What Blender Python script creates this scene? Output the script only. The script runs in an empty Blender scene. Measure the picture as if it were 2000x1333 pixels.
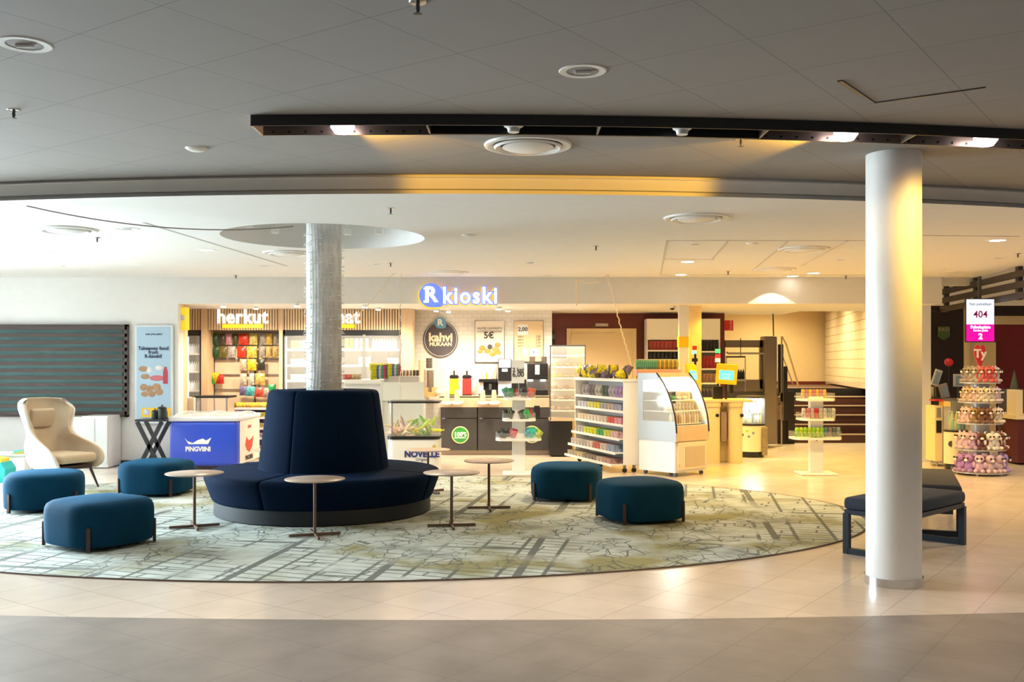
import bpy, bmesh, math, random
from mathutils import Vector, Matrix
random.seed(7)
C = bpy.context.scene.collection
SC = bpy.context.scene
# ---------------------------------------------------------------- camera, world, lights, exposure
F, HZ, H = 1944.0, 710.0, 1.6          # focal length in px (of 2000), horizon row, eye height
def X(px, d): return (px - 1000.0) / F * d
def Z(py, d): return H - (py - HZ) / F * d
def FL(px, py):
    d = H * F / (py - HZ); return (X(px, d), d)
cam = bpy.data.cameras.new('camera'); cam.lens = 35; cam.sensor_width = 36; cam.shift_y = (HZ - 666.5) / 2000
co = bpy.data.objects.new('camera', cam); C.objects.link(co)
co.location = (0, 0, H); co.rotation_euler = (math.pi / 2, 0, 0); cam.clip_end = 200
SC.camera = co
SC.view_settings.view_transform = 'Standard'; SC.view_settings.look = 'None'
SC.view_settings.gamma = 1; SC.view_settings.exposure = 1.0; SC.view_settings.use_curve_mapping = False
w = bpy.data.worlds.new('world'); SC.world = w; w.use_nodes = True
w.node_tree.nodes['Background'].inputs[0].default_value = (1.0, 0.93, 0.86, 1)
w.node_tree.nodes['Background'].inputs[1].default_value = 0.13
def area(name, loc, rot, sx, sy, e, col):
    l = bpy.data.lights.new(name, 'AREA'); l.shape = 'RECTANGLE'; l.size = sx; l.size_y = sy; l.energy = e; l.color = col
    if name == 'daylight': l.spread = math.radians(132)
    o = bpy.data.objects.new(name, l); C.objects.link(o); o.location = loc; o.rotation_euler = rot; return o
def spot(name, loc, target, e, col, ang=100, blend=.6, rad=.05):
    l = bpy.data.lights.new(name, 'SPOT'); l.energy = e; l.color = col; l.spot_size = math.radians(ang); l.spot_blend = blend; l.shadow_soft_size = rad
    o = bpy.data.objects.new(name, l); C.objects.link(o); o.location = loc
    o.rotation_euler = (Vector(target) - Vector(loc)).to_track_quat('-Z', 'Y').to_euler(); return o
# daylight through the glazed facade on the left
for k in range(5):
    area('daylight', (-9.25, 9.3 + k * 1.15, 1.55), (0, -math.radians(68), -math.radians(40)), 2.3, 1.1, 142, (0.76, 0.92, 1.0))
# hall downlights; the second row is added to brighten the front floor
ZN, ZF, ZK = 3.118, 2.957, 2.54
for x, y, e in [(-1.5, 12.8, 100), (1.2, 12.6, 130), (-3.9, 13.2, 70), (6.5, 9.8, 120), (3.4, 12.4, 70), (5.6, 12.5, 80)]:
    spot('hall_light', (x, y, 2.9), (x, y, 0), e, (1, .77, .50) if x < 2 or y < 10 else (1, .60, .18), 150, .8, .1)
for x, y, e in [(-2.32, 4.9, 60), (.37, 5.2, 60), (3.0, 5.2, 50), (-4.6, 5.6, 50), (-1.0, 6.9, 40), (1.8, 7.2, 45), (-3.4, 7.0, 30), (5.2, 7.2, 65)]:
    spot('hall_light', (x, y, 2.92), (x, y, 0), e * 1.12, (1, .88, .78), 95, .9, .1)
# kiosk ceiling lamps: white over the left and middle, amber over the right and the stair hall
for x, y, e in [(-4.6, 16.4, 75), (-3.4, 16.4, 75), (-2.2, 16.4, 75), (-1.0, 16.7, 90), (0.1, 16.7, 90), (1.1, 16.7, 70)]:
    spot('kiosk_light', (x, y, 2.48), (x, y + .3, 0), e, (1, .84, .62), 150, .7, .08)
AMB = (1, .60, .04)
for x, y, e in [(2.3, 16.6, 60), (3.4, 16.3, 70), (4.5, 16.5, 75), (5.6, 17.0, 70)]:
    spot('kiosk_amber_light', (x, y, 2.48), (x, y, 0), e, AMB, 140, .7, .08)
for x, y, e in [(2.2, 14.6, 40), (3.9, 13.7, 58), (5.2, 13.7, 68)]:
    spot('hall_amber_light', (x, y, 2.9), (x, y, 0), e, AMB, 145, .7, .08)
for x, y, e in [(6.0, 20.0, 300), (6.6, 23.5, 300), (7.0, 26.0, 120)]:
    spot('stair_light', (x, y, 3.5), (x, y, 0), e * 1.15, (1, .80, .42), 150, .8, .1)
spot('fascia_light', (4.09, 15.42, 2.93), (4.09, 15.42, 0), 14, (1, .85, .5), 104, .12, .01)
for x, y, e in [(7.6, 16.0, 50), (8.4, 14.0, 50), (7.0, 12.6, 60)]:
    spot('shop_light', (x, y, 2.9), (x, y, 0), e, (1, .82, .62), 150, .8, .1)
# ---------------------------------------------------------------- materials
MATS = {}
def mat(name, col, rough=.5, metal=0, emit=None, es=1.0, var=0, vs=8, bump=0, bs=40, coat=0, trans=0, sheen=0, objcol=False, alpha=None, stretch=None, spec=.5):
    if name in MATS: return MATS[name]
    m = bpy.data.materials.new(name); m.use_nodes = True; nt = m.node_tree; b = nt.nodes['Principled BSDF']
    c = (*col, 1); b.inputs['Base Color'].default_value = c; b.inputs['Roughness'].default_value = rough; b.inputs['Metallic'].default_value = metal
    b.inputs['Specular IOR Level'].default_value = spec
    if coat: b.inputs['Coat Weight'].default_value = coat
    if trans: b.inputs['Transmission Weight'].default_value = trans
    if sheen: b.inputs['Sheen Weight'].default_value = sheen; b.inputs['Sheen Tint'].default_value = (*[min(1, q * 6) for q in col], 1)
    if alpha is not None: b.inputs['Alpha'].default_value = alpha
    if emit: b.inputs['Emission Color'].default_value = (*emit, 1); b.inputs['Emission Strength'].default_value = es
    tc = nt.nodes.new('ShaderNodeTexCoord'); mp = nt.nodes.new('ShaderNodeMapping'); nt.links.new(tc.outputs['Object'], mp.inputs[0])
    if stretch: mp.inputs['Scale'].default_value = stretch
    n = nt.nodes.new('ShaderNodeTexNoise'); n.inputs['Scale'].default_value = vs; n.inputs['Detail'].default_value = 4; nt.links.new(mp.outputs[0], n.inputs['Vector'])
    if var or objcol:
        mx = nt.nodes.new('ShaderNodeMix'); mx.data_type = 'RGBA'; mx.blend_type = 'MULTIPLY'
        r = nt.nodes.new('ShaderNodeMapRange'); r.inputs[1].default_value = .35; r.inputs[2].default_value = .65
        r.inputs[3].default_value = 1 - var; r.inputs[4].default_value = 1; nt.links.new(n.outputs[0], r.inputs[0])
        mx.inputs[0].default_value = 1; mx.inputs[6].default_value = c
        cb = nt.nodes.new('ShaderNodeCombineColor')
        for i in range(3): nt.links.new(r.outputs[0], cb.inputs[i])
        nt.links.new(cb.outputs[0], mx.inputs[7])
        if objcol:
            oi = nt.nodes.new('ShaderNodeObjectInfo'); nt.links.new(oi.outputs['Color'], mx.inputs[6])
        nt.links.new(mx.outputs[2], b.inputs['Base Color'])
    if bump:
        n2 = nt.nodes.new('ShaderNodeTexNoise'); n2.inputs['Scale'].default_value = bs; nt.links.new(mp.outputs[0], n2.inputs['Vector'])
        bp = nt.nodes.new('ShaderNodeBump'); bp.inputs['Strength'].default_value = bump; bp.inputs['Distance'].default_value = .01
        nt.links.new(n2.outputs[0], bp.inputs['Height']); nt.links.new(bp.outputs[0], b.inputs['Normal'])
    MATS[name] = m; return m
def grid_mat(name, col, line, size, w_, rot=0, rough=.4, var=.06, mode='xy', aspect=1, c2=None, offset=0, spec=.5, bumpd=.0):
    """brick-texture surface: tiles with grout, in object space"""
    m = bpy.data.materials.new(name); m.use_nodes = True; nt = m.node_tree; b = nt.nodes['Principled BSDF']
    b.inputs['Roughness'].default_value = rough; b.inputs['Specular IOR Level'].default_value = spec
    tc = nt.nodes.new('ShaderNodeTexCoord'); mp = nt.nodes.new('ShaderNodeMapping'); nt.links.new(tc.outputs['Object'], mp.inputs[0])
    if mode == 'xz': mp.inputs['Rotation'].default_value = (-math.pi / 2, 0, 0)
    elif mode == 'yz':
        mp.inputs['Rotation'].default_value = (-math.pi / 2, 0, 0)
        mp0 = nt.nodes.new('ShaderNodeMapping'); mp0.inputs['Rotation'].default_value = (0, 0, math.pi / 2)
        nt.links.new(tc.outputs['Object'], mp0.inputs[0]); nt.links.new(mp0.outputs[0], mp.inputs[0])
    else: mp.inputs['Rotation'].default_value = (0, 0, rot)
    br = nt.nodes.new('ShaderNodeTexBrick'); nt.links.new(mp.outputs[0], br.inputs['Vector'])
    br.offset = offset; br.inputs['Scale'].default_value = 1; br.inputs['Brick Width'].default_value = size * aspect; br.inputs['Row Height'].default_value = size
    br.inputs['Mortar Size'].default_value = w_; br.inputs['Mortar Smooth'].default_value = .2
    br.inputs['Color1'].default_value = (*col, 1); br.inputs['Color2'].default_value = (*(c2 or col), 1); br.inputs['Mortar'].default_value = (*line, 1)
    n = nt.nodes.new('ShaderNodeTexNoise'); n.inputs['Scale'].default_value = 3; n.inputs['Detail'].default_value = 6; nt.links.new(tc.outputs['Object'], n.inputs['Vector'])
    r = nt.nodes.new('ShaderNodeMapRange'); r.inputs[1].default_value = .3; r.inputs[2].default_value = .7; r.inputs[3].default_value = 1 - var; r.inputs[4].default_value = 1
    nt.links.new(n.outputs[0], r.inputs[0]); cb = nt.nodes.new('ShaderNodeCombineColor')
    for i in range(3): nt.links.new(r.outputs[0], cb.inputs[i])
    mx = nt.nodes.new('ShaderNodeMix'); mx.data_type = 'RGBA'; mx.blend_type = 'MULTIPLY'; mx.inputs[0].default_value = 1
    nt.links.new(br.outputs[0], mx.inputs[6]); nt.links.new(cb.outputs[0], mx.inputs[7]); nt.links.new(mx.outputs[2], b.inputs['Base Color'])
    if bumpd:
        bp = nt.nodes.new('ShaderNodeBump'); bp.inputs['Strength'].default_value = .5; bp.inputs['Distance'].default_value = bumpd; bp.invert = True
        nt.links.new(br.outputs['Fac'], bp.inputs['Height']); nt.links.new(bp.outputs[0], b.inputs['Normal'])
    MATS[name] = m; return m
WHITE = mat('white_paint', (.80, .79, .77), .55, var=.03)
WPLA = mat('white_plastic', (.82, .82, .80), .3)
WSTEEL = mat('white_steel', (.80, .80, .79), .35, spec=.6)
BLACK = mat('black_plastic', (.012, .012, .014), .35)
DARK = mat('charcoal_laminate', (.055, .052, .055), .45, var=.1)
DGREY = mat('dark_grey_metal', (.09, .085, .085), .4, .3)
CHROME = mat('brushed_steel', (.62, .61, .60), .22, 1)
GREYM = mat('grey_metal', (.32, .31, .31), .4, .4)
GLASS = mat('clear_glass', (.97, .99, .98), .02, alpha=.14, spec=.8)
FROST = mat('frosted_plastic', (.80, .84, .80), .5, alpha=.8)
TEALF = mat('petrol_velvet', (.002, .038, .080), .8, var=.15, vs=6, sheen=.25, spec=.1)
NAVY = mat('navy_wool', (.0025, .012, .036), .85, var=.45, vs=30, stretch=(1, 1, 14), bump=.25, bs=120, sheen=.12, spec=.05)
NAVYB = mat('black_kickboard', (.006, .009, .015), .6)
WOODB = mat('dark_brown_wood', (.045, .018, .012), .4, var=.2)
SLATB = mat('brown_slat', (.075, .05, .042), .5, var=.2, stretch=(1, 10, 10))
OAK = mat('light_oak', (.72, .52, .32), .5, var=.1, vs=5, stretch=(12, 12, 1))
TABT = mat('taupe_tabletop', (.50, .38, .30), .28, spec=.5)
TABM = mat('bronze_metal', (.17, .105, .075), .4, .6)
CREAM = mat('cream_upholstery', (.58, .45, .31), .85, var=.08)
SHELL = mat('pale_grey_upholstery', (.72, .72, .72), .8, var=.05)
PRINT = mat('printed_film', (1, 1, 1), .35, var=.6, vs=26, objcol=True)
PLAIN = mat('plain_colour', (1, 1, 1), .45, var=.05, objcol=True)
FUR = mat('plush_fur', (1, 1, 1), .95, var=.15, vs=40, objcol=True, bump=.5, bs=200)
BLUEP = mat('freezer_blue', (.025, .075, .62), .35, coat=.3)
YELL = mat('yellow_plastic', (.95, .60, .01), .4)
LEDW = mat('lamp_white', (1, 1, 1), .5, emit=(1, .93, .8), es=5)
LEDM = mat('lamp_magenta', (1, 1, 1), .5, emit=(1, .80, .80), es=7)
TEXTD = mat('ink_dark', (.03, .03, .035), .5)
INKW = mat('ink_white', (.85, .85, .85), .5)
# ---------------------------------------------------------------- mesh builder
class MB:
    def __init__(s): s.v = []; s.f = []; s.M = None
    def add(s, vs, fs):
        n = len(s.v)
        s.v += [tuple(s.M @ Vector(v)) if s.M else tuple(v) for v in vs]; s.f += [tuple(i + n for i in f) for f in fs]; return s
    def bm(s, b):
        b.verts.ensure_lookup_table(); b.verts.index_update()
        s.add([v.co.copy() for v in b.verts], [[v.index for v in f.verts] for f in b.faces]); b.free(); return s
    def box(s, x0, x1, y0, y1, z0, z1, bev=0, seg=2):
        vs = [(x, y, z) for x in (x0, x1) for y in (y0, y1) for z in (z0, z1)]
        fs = [(0, 1, 3, 2), (4, 6, 7, 5), (0, 4, 5, 1), (2, 3, 7, 6), (0, 2, 6, 4), (1, 5, 7, 3)]
        if not bev: return s.add(vs, fs)
        b = bmesh.new(); bv = [b.verts.new(v) for v in vs]
        for f in fs: b.faces.new([bv[i] for i in f])
        bmesh.ops.bevel(b, geom=b.edges[:] , offset=bev, segments=seg, profile=.5, affect='EDGES'); return s.bm(b)
    def pbox(s, px0, px1, py0, py1, d, dep, bev=0):
        return s.box(X(px0, d), X(px1, d), d, d + dep, Z(py1, d), Z(py0, d), bev)
    def cyl(s, p0, p1, r0, r1=None, n=16, cap=True):
        r1 = r0 if r1 is None else r1; p0 = Vector(p0); p1 = Vector(p1); q = (p1 - p0).to_track_quat('Z', 'Y'); vs = []
        for p, r in ((p0, r0), (p1, r1)):
            for k in range(n):
                a = 2 * math.pi * k / n; vs.append(p + q @ Vector((r * math.cos(a), r * math.sin(a), 0)))
        fs = [(k, (k + 1) % n, n + (k + 1) % n, n + k) for k in range(n)]
        if cap: fs += [tuple(range(n))[::-1], tuple(range(n, 2 * n))]
        return s.add(vs, fs)
    def lathe(s, prof, n=32, c=(0, 0, 0), a0=0, a1=2 * math.pi, closed=False):
        full = abs(a1 - a0 - 2 * math.pi) < 1e-6; m = n if full else n + 1; vs = []; L = len(prof)
        for k in range(m):
            a = a0 + (a1 - a0) * k / n
            for r, z in prof: vs.append((c[0] + r * math.cos(a), c[1] + r * math.sin(a), c[2] + z))
        fs = []
        for k in range(n):
            k2 = (k + 1) % m
            for j in range(L if closed else L - 1):
                j2 = (j + 1) % L; fs.append((k * L + j, k2 * L + j, k2 * L + j2, k * L + j2))
        return s.add(vs, fs)
    def tube(s, pts, r, n=6):
        pts = [Vector(p) for p in pts]; vs = []; L = len(pts)
        for i, p in enumerate(pts):
            t = (pts[min(i + 1, L - 1)] - pts[max(i - 1, 0)]).normalized(); q = t.to_track_quat('Z', 'Y')
            for k in range(n):
                a = 2 * math.pi * k / n; vs.append(p + q @ Vector((r * math.cos(a), r * math.sin(a), 0)))
        fs = [(i * n + k, i * n + (k + 1) % n, (i + 1) * n + (k + 1) % n, (i + 1) * n + k) for i in range(L - 1) for k in range(n)]
        fs += [tuple(range(n))[::-1], tuple(range((L - 1) * n, L * n))]
        return s.add(vs, fs)
    def prism(s, pts, axis, a, b):
        """extrude a 2-D outline; axis 'x': pts are (y,z); 'y': (x,z); 'z': (x,y)"""
        mk = {'x': lambda p, t: (t, p[0], p[1]), 'y': lambda p, t: (p[0], t, p[1]), 'z': lambda p, t: (p[0], p[1], t)}[axis]
        n = len(pts); vs = [mk(p, a) for p in pts] + [mk(p, b) for p in pts]
        return s.add(vs, [(k, (k + 1) % n, n + (k + 1) % n, n + k) for k in range(n)] + [tuple(range(n))[::-1], tuple(range(n, 2 * n))])
    def ball(s, c, r, sx=1, sy=1, sz=1, u=12, v=8):
        b = bmesh.new(); bmesh.ops.create_uvsphere(b, u_segments=u, v_segments=v, radius=r)
        for q in b.verts: q.co = Vector((q.co.x * sx + c[0], q.co.y * sy + c[1], q.co.z * sz + c[2]))
        return s.bm(b)
    def obj(s, name, m, parent=None, world=True, smooth=False, sub=0, recalc=True):
        me = bpy.data.meshes.new(name)
        org = Vector((0, 0, 0))
        if parent is None:
            xs = [v[0] for v in s.v]; ys = [v[1] for v in s.v]; zs = [v[2] for v in s.v]
            org = Vector(((min(xs) + max(xs)) / 2, (min(ys) + max(ys)) / 2, min(zs)))
        elif world:
            p = parent
            while p: org += p.location; p = p.parent
        me.from_pydata([Vector(v) - org for v in s.v], [], s.f)
        if recalc:
            b = bmesh.new(); b.from_mesh(me); bmesh.ops.recalc_face_normals(b, faces=b.faces[:]); b.to_mesh(me); b.free()
        me.materials.append(m); me.update()
        if smooth: me.shade_smooth(); me.set_sharp_from_angle(angle=math.radians(42))
        o = bpy.data.objects.new(name, me); C.objects.link(o)
        if parent is None: o.location = org
        else: o.parent = parent
        if sub:
            md = o.modifiers.new('sub', 'SUBSURF'); md.levels = sub; md.render_levels = sub
        return o
def thing(name, label, cat, loc=(0, 0, 0), rz=0, group=None):
    o = bpy.data.objects.new(name, None); C.objects.link(o); o.location = loc; o.rotation_euler = (0, 0, rz); o.empty_display_size = .1
    return tag(o, label, cat, group)
def tag(o, label, cat, group=None):
    o['label'] = label; o['category'] = cat
    if group: o['group'] = group
    return o
def struct(name, mb, m, parent=None, smooth=False):
    o = mb.obj(name, m, parent, smooth=smooth)
    if parent is None: o['kind'] = 'structure'
    return o
def dup(root, loc, rz=None, label=None, group=None, color=None, scale=None):
    r = root.copy(); C.objects.link(r); r.location = loc
    if rz is not None: r.rotation_euler = (0, 0, rz)
    if label: r['label'] = label
    if group: r['group'] = group
    if color: r.color = (*color, 1)
    if scale: r.scale = (scale,) * 3 if not isinstance(scale, tuple) else scale
    for ch in list(root.children):
        c = ch.copy(); C.objects.link(c); c.parent = r
        if color and ch.get('tint'): c.color = (*color, 1)
        for g in ch.children:
            d = g.copy(); C.objects.link(d); d.parent = c
    return r
def text(name, s, size, loc, m, parent=None, rz=0, ext=.003, bold=0, align='CENTER', shear=0, rx=math.pi / 2, spacing=1, wscale=1):
    """raised lettering as a mesh; loc is in world space, the text faces -Y turned by rz"""
    cu = bpy.data.curves.new(name, 'FONT'); cu.body = s; cu.size = size; cu.extrude = ext; cu.offset = bold; cu.align_x = align; cu.align_y = 'CENTER'
    cu.shear = shear; cu.space_character = spacing; cu.resolution_u = 3
    t = bpy.data.objects.new(name, cu); C.objects.link(t); dg = bpy.context.evaluated_depsgraph_get()
    me = bpy.data.meshes.new_from_object(t.evaluated_get(dg)); bpy.data.objects.remove(t); bpy.data.curves.remove(cu)
    if wscale != 1:
        for v in me.vertices: v.co.x *= wscale
    me.materials.clear(); me.materials.append(m)
    o = bpy.data.objects.new(name, me); C.objects.link(o); o.rotation_euler = (rx, 0, rz)
    l = Vector(loc)
    if parent:
        o.parent = parent; p = parent
        while p: l -= p.location; p = p.parent
    o.location = l; return o
def disc_pts(cx, cy, r, n=32, sx=1, sy=1): return [(cx + r * sx * math.cos(2 * math.pi * k / n), cy + r * sy * math.sin(2 * math.pi * k / n)) for k in range(n)]
# ---------------------------------------------------------------- the room
ARCX, ARCY, ARCR = -.685, 26.5, 18.5      # the curved step in the ceiling
def arc(R, x0, x1, n=48, cx=ARCX, cy=ARCY):
    return [(x, cy - math.sqrt(R * R - (x - cx) ** 2)) for x in [x0 + (x1 - x0) * k / n for k in range(n + 1)]]
XL, XR, YW = -9.0, 11.5, 15.7
TR = math.radians(-54.4)
FLG = grid_mat('dark_floor_tile', (.27, .235, .205), (.19, .165, .145), .47, .004, TR, .38, .30, c2=(.255, .222, .195))
FLB = grid_mat('beige_floor_tile', (.66, .57, .475), (.46, .385, .31), .47, .0035, TR, .23, .12, c2=(.63, .54, .45), spec=.6)
GC = (-.4, 42.2, 36.0)
gb = arc(GC[2], XL, XR, 60, GC[0], GC[1])
m = MB(); m.prism([(XL, -5)] + [(XR, -5)] + gb[::-1], 'z', -.1, 0); struct('floor', m, FLG)
m = MB(); m.prism(gb + [(XR, 26), (XL, 26)], 'z', -.1, 0); struct('floor', m, FLB)
# near ceiling with tiles at 54 degrees; a hatch has dropped open on the right
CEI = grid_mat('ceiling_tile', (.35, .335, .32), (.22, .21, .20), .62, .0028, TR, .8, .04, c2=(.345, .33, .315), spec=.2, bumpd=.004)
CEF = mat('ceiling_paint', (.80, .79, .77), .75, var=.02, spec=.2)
def poly_with_holes(outer, holes, z, flip=False):
    b = bmesh.new(); es = []
    for loop in [outer] + holes:
        vs = [b.verts.new((x, y, z)) for x, y in loop]
        es += [b.edges.new((vs[i], vs[(i + 1) % len(vs)])) for i in range(len(vs))]
    bmesh.ops.triangle_fill(b, use_beauty=True, use_dissolve=False, edges=es)
    return b
ar = arc(ARCR, XL, XR)
def cz(px, py, h): d = h * F / (HZ - py); return (X(px, d), d)
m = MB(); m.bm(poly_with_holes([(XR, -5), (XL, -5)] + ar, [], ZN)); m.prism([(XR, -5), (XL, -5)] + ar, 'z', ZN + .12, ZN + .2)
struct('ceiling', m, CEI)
HOLE = (X(633, 10.72), 10.72, 1.08)
m = MB(); ar2 = arc(ARCR + .0, XL, XR)
hp = disc_pts(HOLE[0], HOLE[1], HOLE[2], 64)
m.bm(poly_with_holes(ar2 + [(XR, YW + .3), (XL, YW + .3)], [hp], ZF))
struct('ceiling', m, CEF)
m = MB(); m.lathe([(HOLE[2], ZF), (HOLE[2], ZF + .42), (0.01, ZF + .42)], 64, (HOLE[0], HOLE[1], 0)); struct('trim_1', m, CEF, smooth=True)
# curved step: upper lip, shadow groove, lower face, ledge
def riser(R0, R1, z0, z1, name, mt):
    a, b_ = arc(R0, XL, XR), arc(R1, XL, XR); m = MB(); n = len(a)
    m.add([(x, y, z0) for x, y in a] + [(x, y, z1) for x, y in b_], [(i, i + 1, n + i + 1, n + i) for i in range(n - 1)])
    return m
m = riser(ARCR, ARCR, ZN + .12, ZN - .022, 0, 0); struct('trim_2', m, CEF)
m = MB(); n_ = 0
for (R0, z0, R1, z1) in [(ARCR + .03, ZN - .022, ARCR + .03, ZN - .028), (ARCR + .03, ZN - .028, ARCR, ZN - .028), (ARCR, ZN - .028, ARCR, ZN - .115), (ARCR, ZN - .115, ARCR - .06, ZN - .115), (ARCR - .06, ZN - .115, ARCR - .06, ZF - .002), (ARCR - .06, ZF - .002, ARCR + .05, ZF - .002)]:
    q = riser(R0, R1, z0, z1, 0, 0); m.add(q.v, q.f)
struct('trim_3', m, CEF)
# rear wall of the hall left of the kiosk, fascia over the kiosk mouth, wall right of it
XK0 = X(348, YW)                          # kiosk opening starts here
m = MB(); m.box(XL, XK0, YW, YW + .25, 0, ZF + .2); struct('wall_back', m, WHITE)
XK1 = X(1840, YW)
m = MB(); m.box(XK0, XK1, YW, YW + .3, ZK, ZF + .2); m.box(XK1, XR, YW + .1, YW + .3, ZK + .3, ZF + .2); struct('wall_fascia', m, WHITE)
m = MB(); m.box(XL, XK0 - .02, YW - .015, YW, 0, .07); struct('baseboard_left', m, SLATB)
# kiosk ceiling: low over the shop, high over the stairs
m = MB(); m.box(-5.85, 5.2, YW + .3, 19.2, ZK, ZK + .1); m.box(5.2, XK1, YW + .3, 18.0, ZK, ZK + .1); struct('ceiling_kiosk', m, WHITE)
m = MB(); m.box(3.2, 11.4, 18.0, 28.5, 3.7, 3.8); struct('ceiling_stairs', m, WHITE)
m = MB(); m.box(3.2, 9.5, 17.9, 18.0, ZK + .1, 3.8); struct('wall_stair_head', m, WHITE)
# outer shell
m = MB(); m.box(XL - .2, XL, -5, 4.8, 0, ZN + .2); m.box(XL - .2, XL, 15.2, 26, 0, ZN + .2); m.box(XL - .2, XL, 4.8, 15.2, 0, .3); m.box(XL - .2, XL, 4.8, 15.2, 2.8, ZN + .2)
struct('wall_left', m, WHITE)
m = MB()
for k in range(7): m.box(XL - .1, XL + .0, 4.8 + k * 1.72, 4.88 + k * 1.72, .3, 2.8)
struct('window_2', m, WPLA)
m = MB(); m.box(XR, XR + .2, -5, 26, 0, 3.9); struct('wall_right', m, WHITE)
YWALL = mat('cream_wall', (.86, .68, .40), .7, var=.03)
# kiosk inside: left cheek, shop back wall (slats / pegwall), tile wall, maroon wall with a door, stair hall
m = MB(); m.box(-6.0, -5.85, YW + .25, 18.2, 0, ZK); m.box(XL, XK0, YW + .25, YW + .3, 0, ZK); struct('wall_kiosk_left', m, OAK)
m = MB(); m.box(-5.85, -2.0, 17.95, 18.1, 0, ZK); struct('wall_kiosk_back', m, OAK)
TILEW = grid_mat('white_brick_tile', (.84, .80, .74), (.62, .56, .48), .078, .003, 0, .25, .04, 'xz', 2.0, offset=.5, bumpd=.002)
xt0, xt1 = X(800, 17.9), X(1078, 17.9)
m = MB(); m.box(xt0, xt1, 17.9, 18.8, 0, ZK); struct('wall_coffee', m, TILEW)
MAR = mat('maroon_laminate', (.155, .022, .016), .4, var=.25, vs=4, stretch=(1, 1, 14))
xm1 = X(1415, 18.7)
m = MB(); m.box(xt1, xm1, 18.7, 18.85, 0, ZK); struct('wall_maroon', m, MAR)
# door in the maroon wall
d_ = 18.7
m = MB(); m.pbox(1107, 1243, 642, 1000, d_ - .05, .05); dr = m.obj('door_1', YWALL); dr['kind'] = 'structure'
m = MB(); m.pbox(1116, 1235, 651, 1000, d_ - .075, .03); struct('door_leaf', m, mat('door_cream', (.80, .62, .36), .5), dr)
m = MB(); m.cyl((X(1120, d_), d_ - .1, 1.0), (X(1128, d_), d_ - .1, 1.0), .012); struct('door_handle', m, CHROME, dr)
# stair hall
m = MB(); m.box(xm1, 11.4, 27.6, 27.8, 0, 3.8); struct('wall_stairs_back', m, YWALL)
m = MB(); m.box(xm1 - .12, xm1, 18.85, 27.6, 0, 3.8); struct('wall_stairs_left', m, YWALL)
GBL = grid_mat('glass_block', (.92, .84, .66), (.60, .48, .30), .21, .012, 0, .12, .08, 'yz', 1.0, bumpd=.01)
ga, gc = Vector((X(1612, 27.4), 27.4, 0)), Vector((7.35, 20.6, 0)); dv = (gc - ga)
g = MB(); L = dv.length; g.box(0, .12, 0, L, 1.06, 3.69)
o = g.obj('window_3', GBL, world=False); o['kind'] = 'structure'
o.rotation_euler = (0, 0, math.atan2(dv.y, dv.x) - math.pi / 2); o.location = (ga.x + .06, ga.y, 1.05) ; o.location = (ga + dv / 2 + Vector((.06, 0, 1.06)))
# maroon stairs with pale nosings up to a landing
STB = mat('stair_brown', (.085, .03, .024), .45, var=.15)
NOS = mat('stair_nosing', (.62, .50, .38), .5)
sx0, sx1 = X(1552, 20), 8.9
st = MB(); zs = []
for k in range(5): st.box(sx0, sx1, 20.0 + .3 * k, 27.59, .18 * k, .18 * (k + 1) - .004)
st.box(sx0, sx1, 21.5, 27.59, .9, 1.02)
so = st.obj('stairs', STB); so['kind'] = 'structure'
for k in range(5):
    m = MB(); m.box(sx0, sx1, 19.985 + .3 * k, 20.03 + .3 * k, .18 * (k + 1) - .022, .18 * (k + 1)); struct('nosing', m, NOS, so)
m = MB(); m.box(sx0, sx1, 21.49, 21.52, .9, 1.06); struct('landing_edge', m, BLACK, so)
m = MB(); m.box(4.6, 8.6, 27.3, 27.58, 1.0, 1.10); struct('trim_4', m, MAR)
# white pillars holding the fascia
for px0, px1, d, mt in [(1327, 1345, 16.1, WHITE), (1346, 1370, 16.35, YWALL), (1795, 1818, 16.2, WHITE)]:
    m = MB(); m.box(X(px0, d), X(px1, d), d, d + (px1 - px0) / F * d, 0, ZK); struct('trim_5' if px0 < 1700 else 'trim_6', m, mt)
o = MB(); o.pbox(1326.5, 1345.5, 658, 679, 16.08, .2); tag(o.obj('sign_band', YELL), 'plain yellow band wrapped around the white kiosk pillar', 'sign')
# right shop: dark alcove, red wall with a white band
RED = mat('shop_red', (.20, .006, .012), .5, var=.1)
DMR = mat('alcove_dark', (.014, .006, .007), .6)
m = MB(); m.box(X(1818, 19), X(1882, 19), 19, 19.2, 0, 3.2); struct('wall_alcove', m, DMR)
m = MB(); m.box(X(1882, 19), X(1892, 19), 18.95, 19.2, 0, 3.2); m.box(X(1890, 19), X(1945, 19), 19.0, 19.2, 0, 2.0); struct('wall_shop_cream', m, YWALL)
m = MB(); m.box(X(1890, 19), 11.5, 19.1, 19.3, 0, 3.2); struct('wall_shop_red', m, RED)
m = MB(); m.box(X(1942, 19), 11.5, 18.9, 19.1, Z(634, 19), Z(618, 19)); struct('trim_7', m, YWALL)
m = MB(); m.box(X(1930, 19), 11.5, 18.6, 19.1, Z(616, 19), 3.2); struct('trim_8', m, DMR)
m = MB(); m.box(X(1800, 16), 11.5, 16.0, 19.2, 3.2, 3.3); struct('ceiling_shop', m, WHITE)
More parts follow.
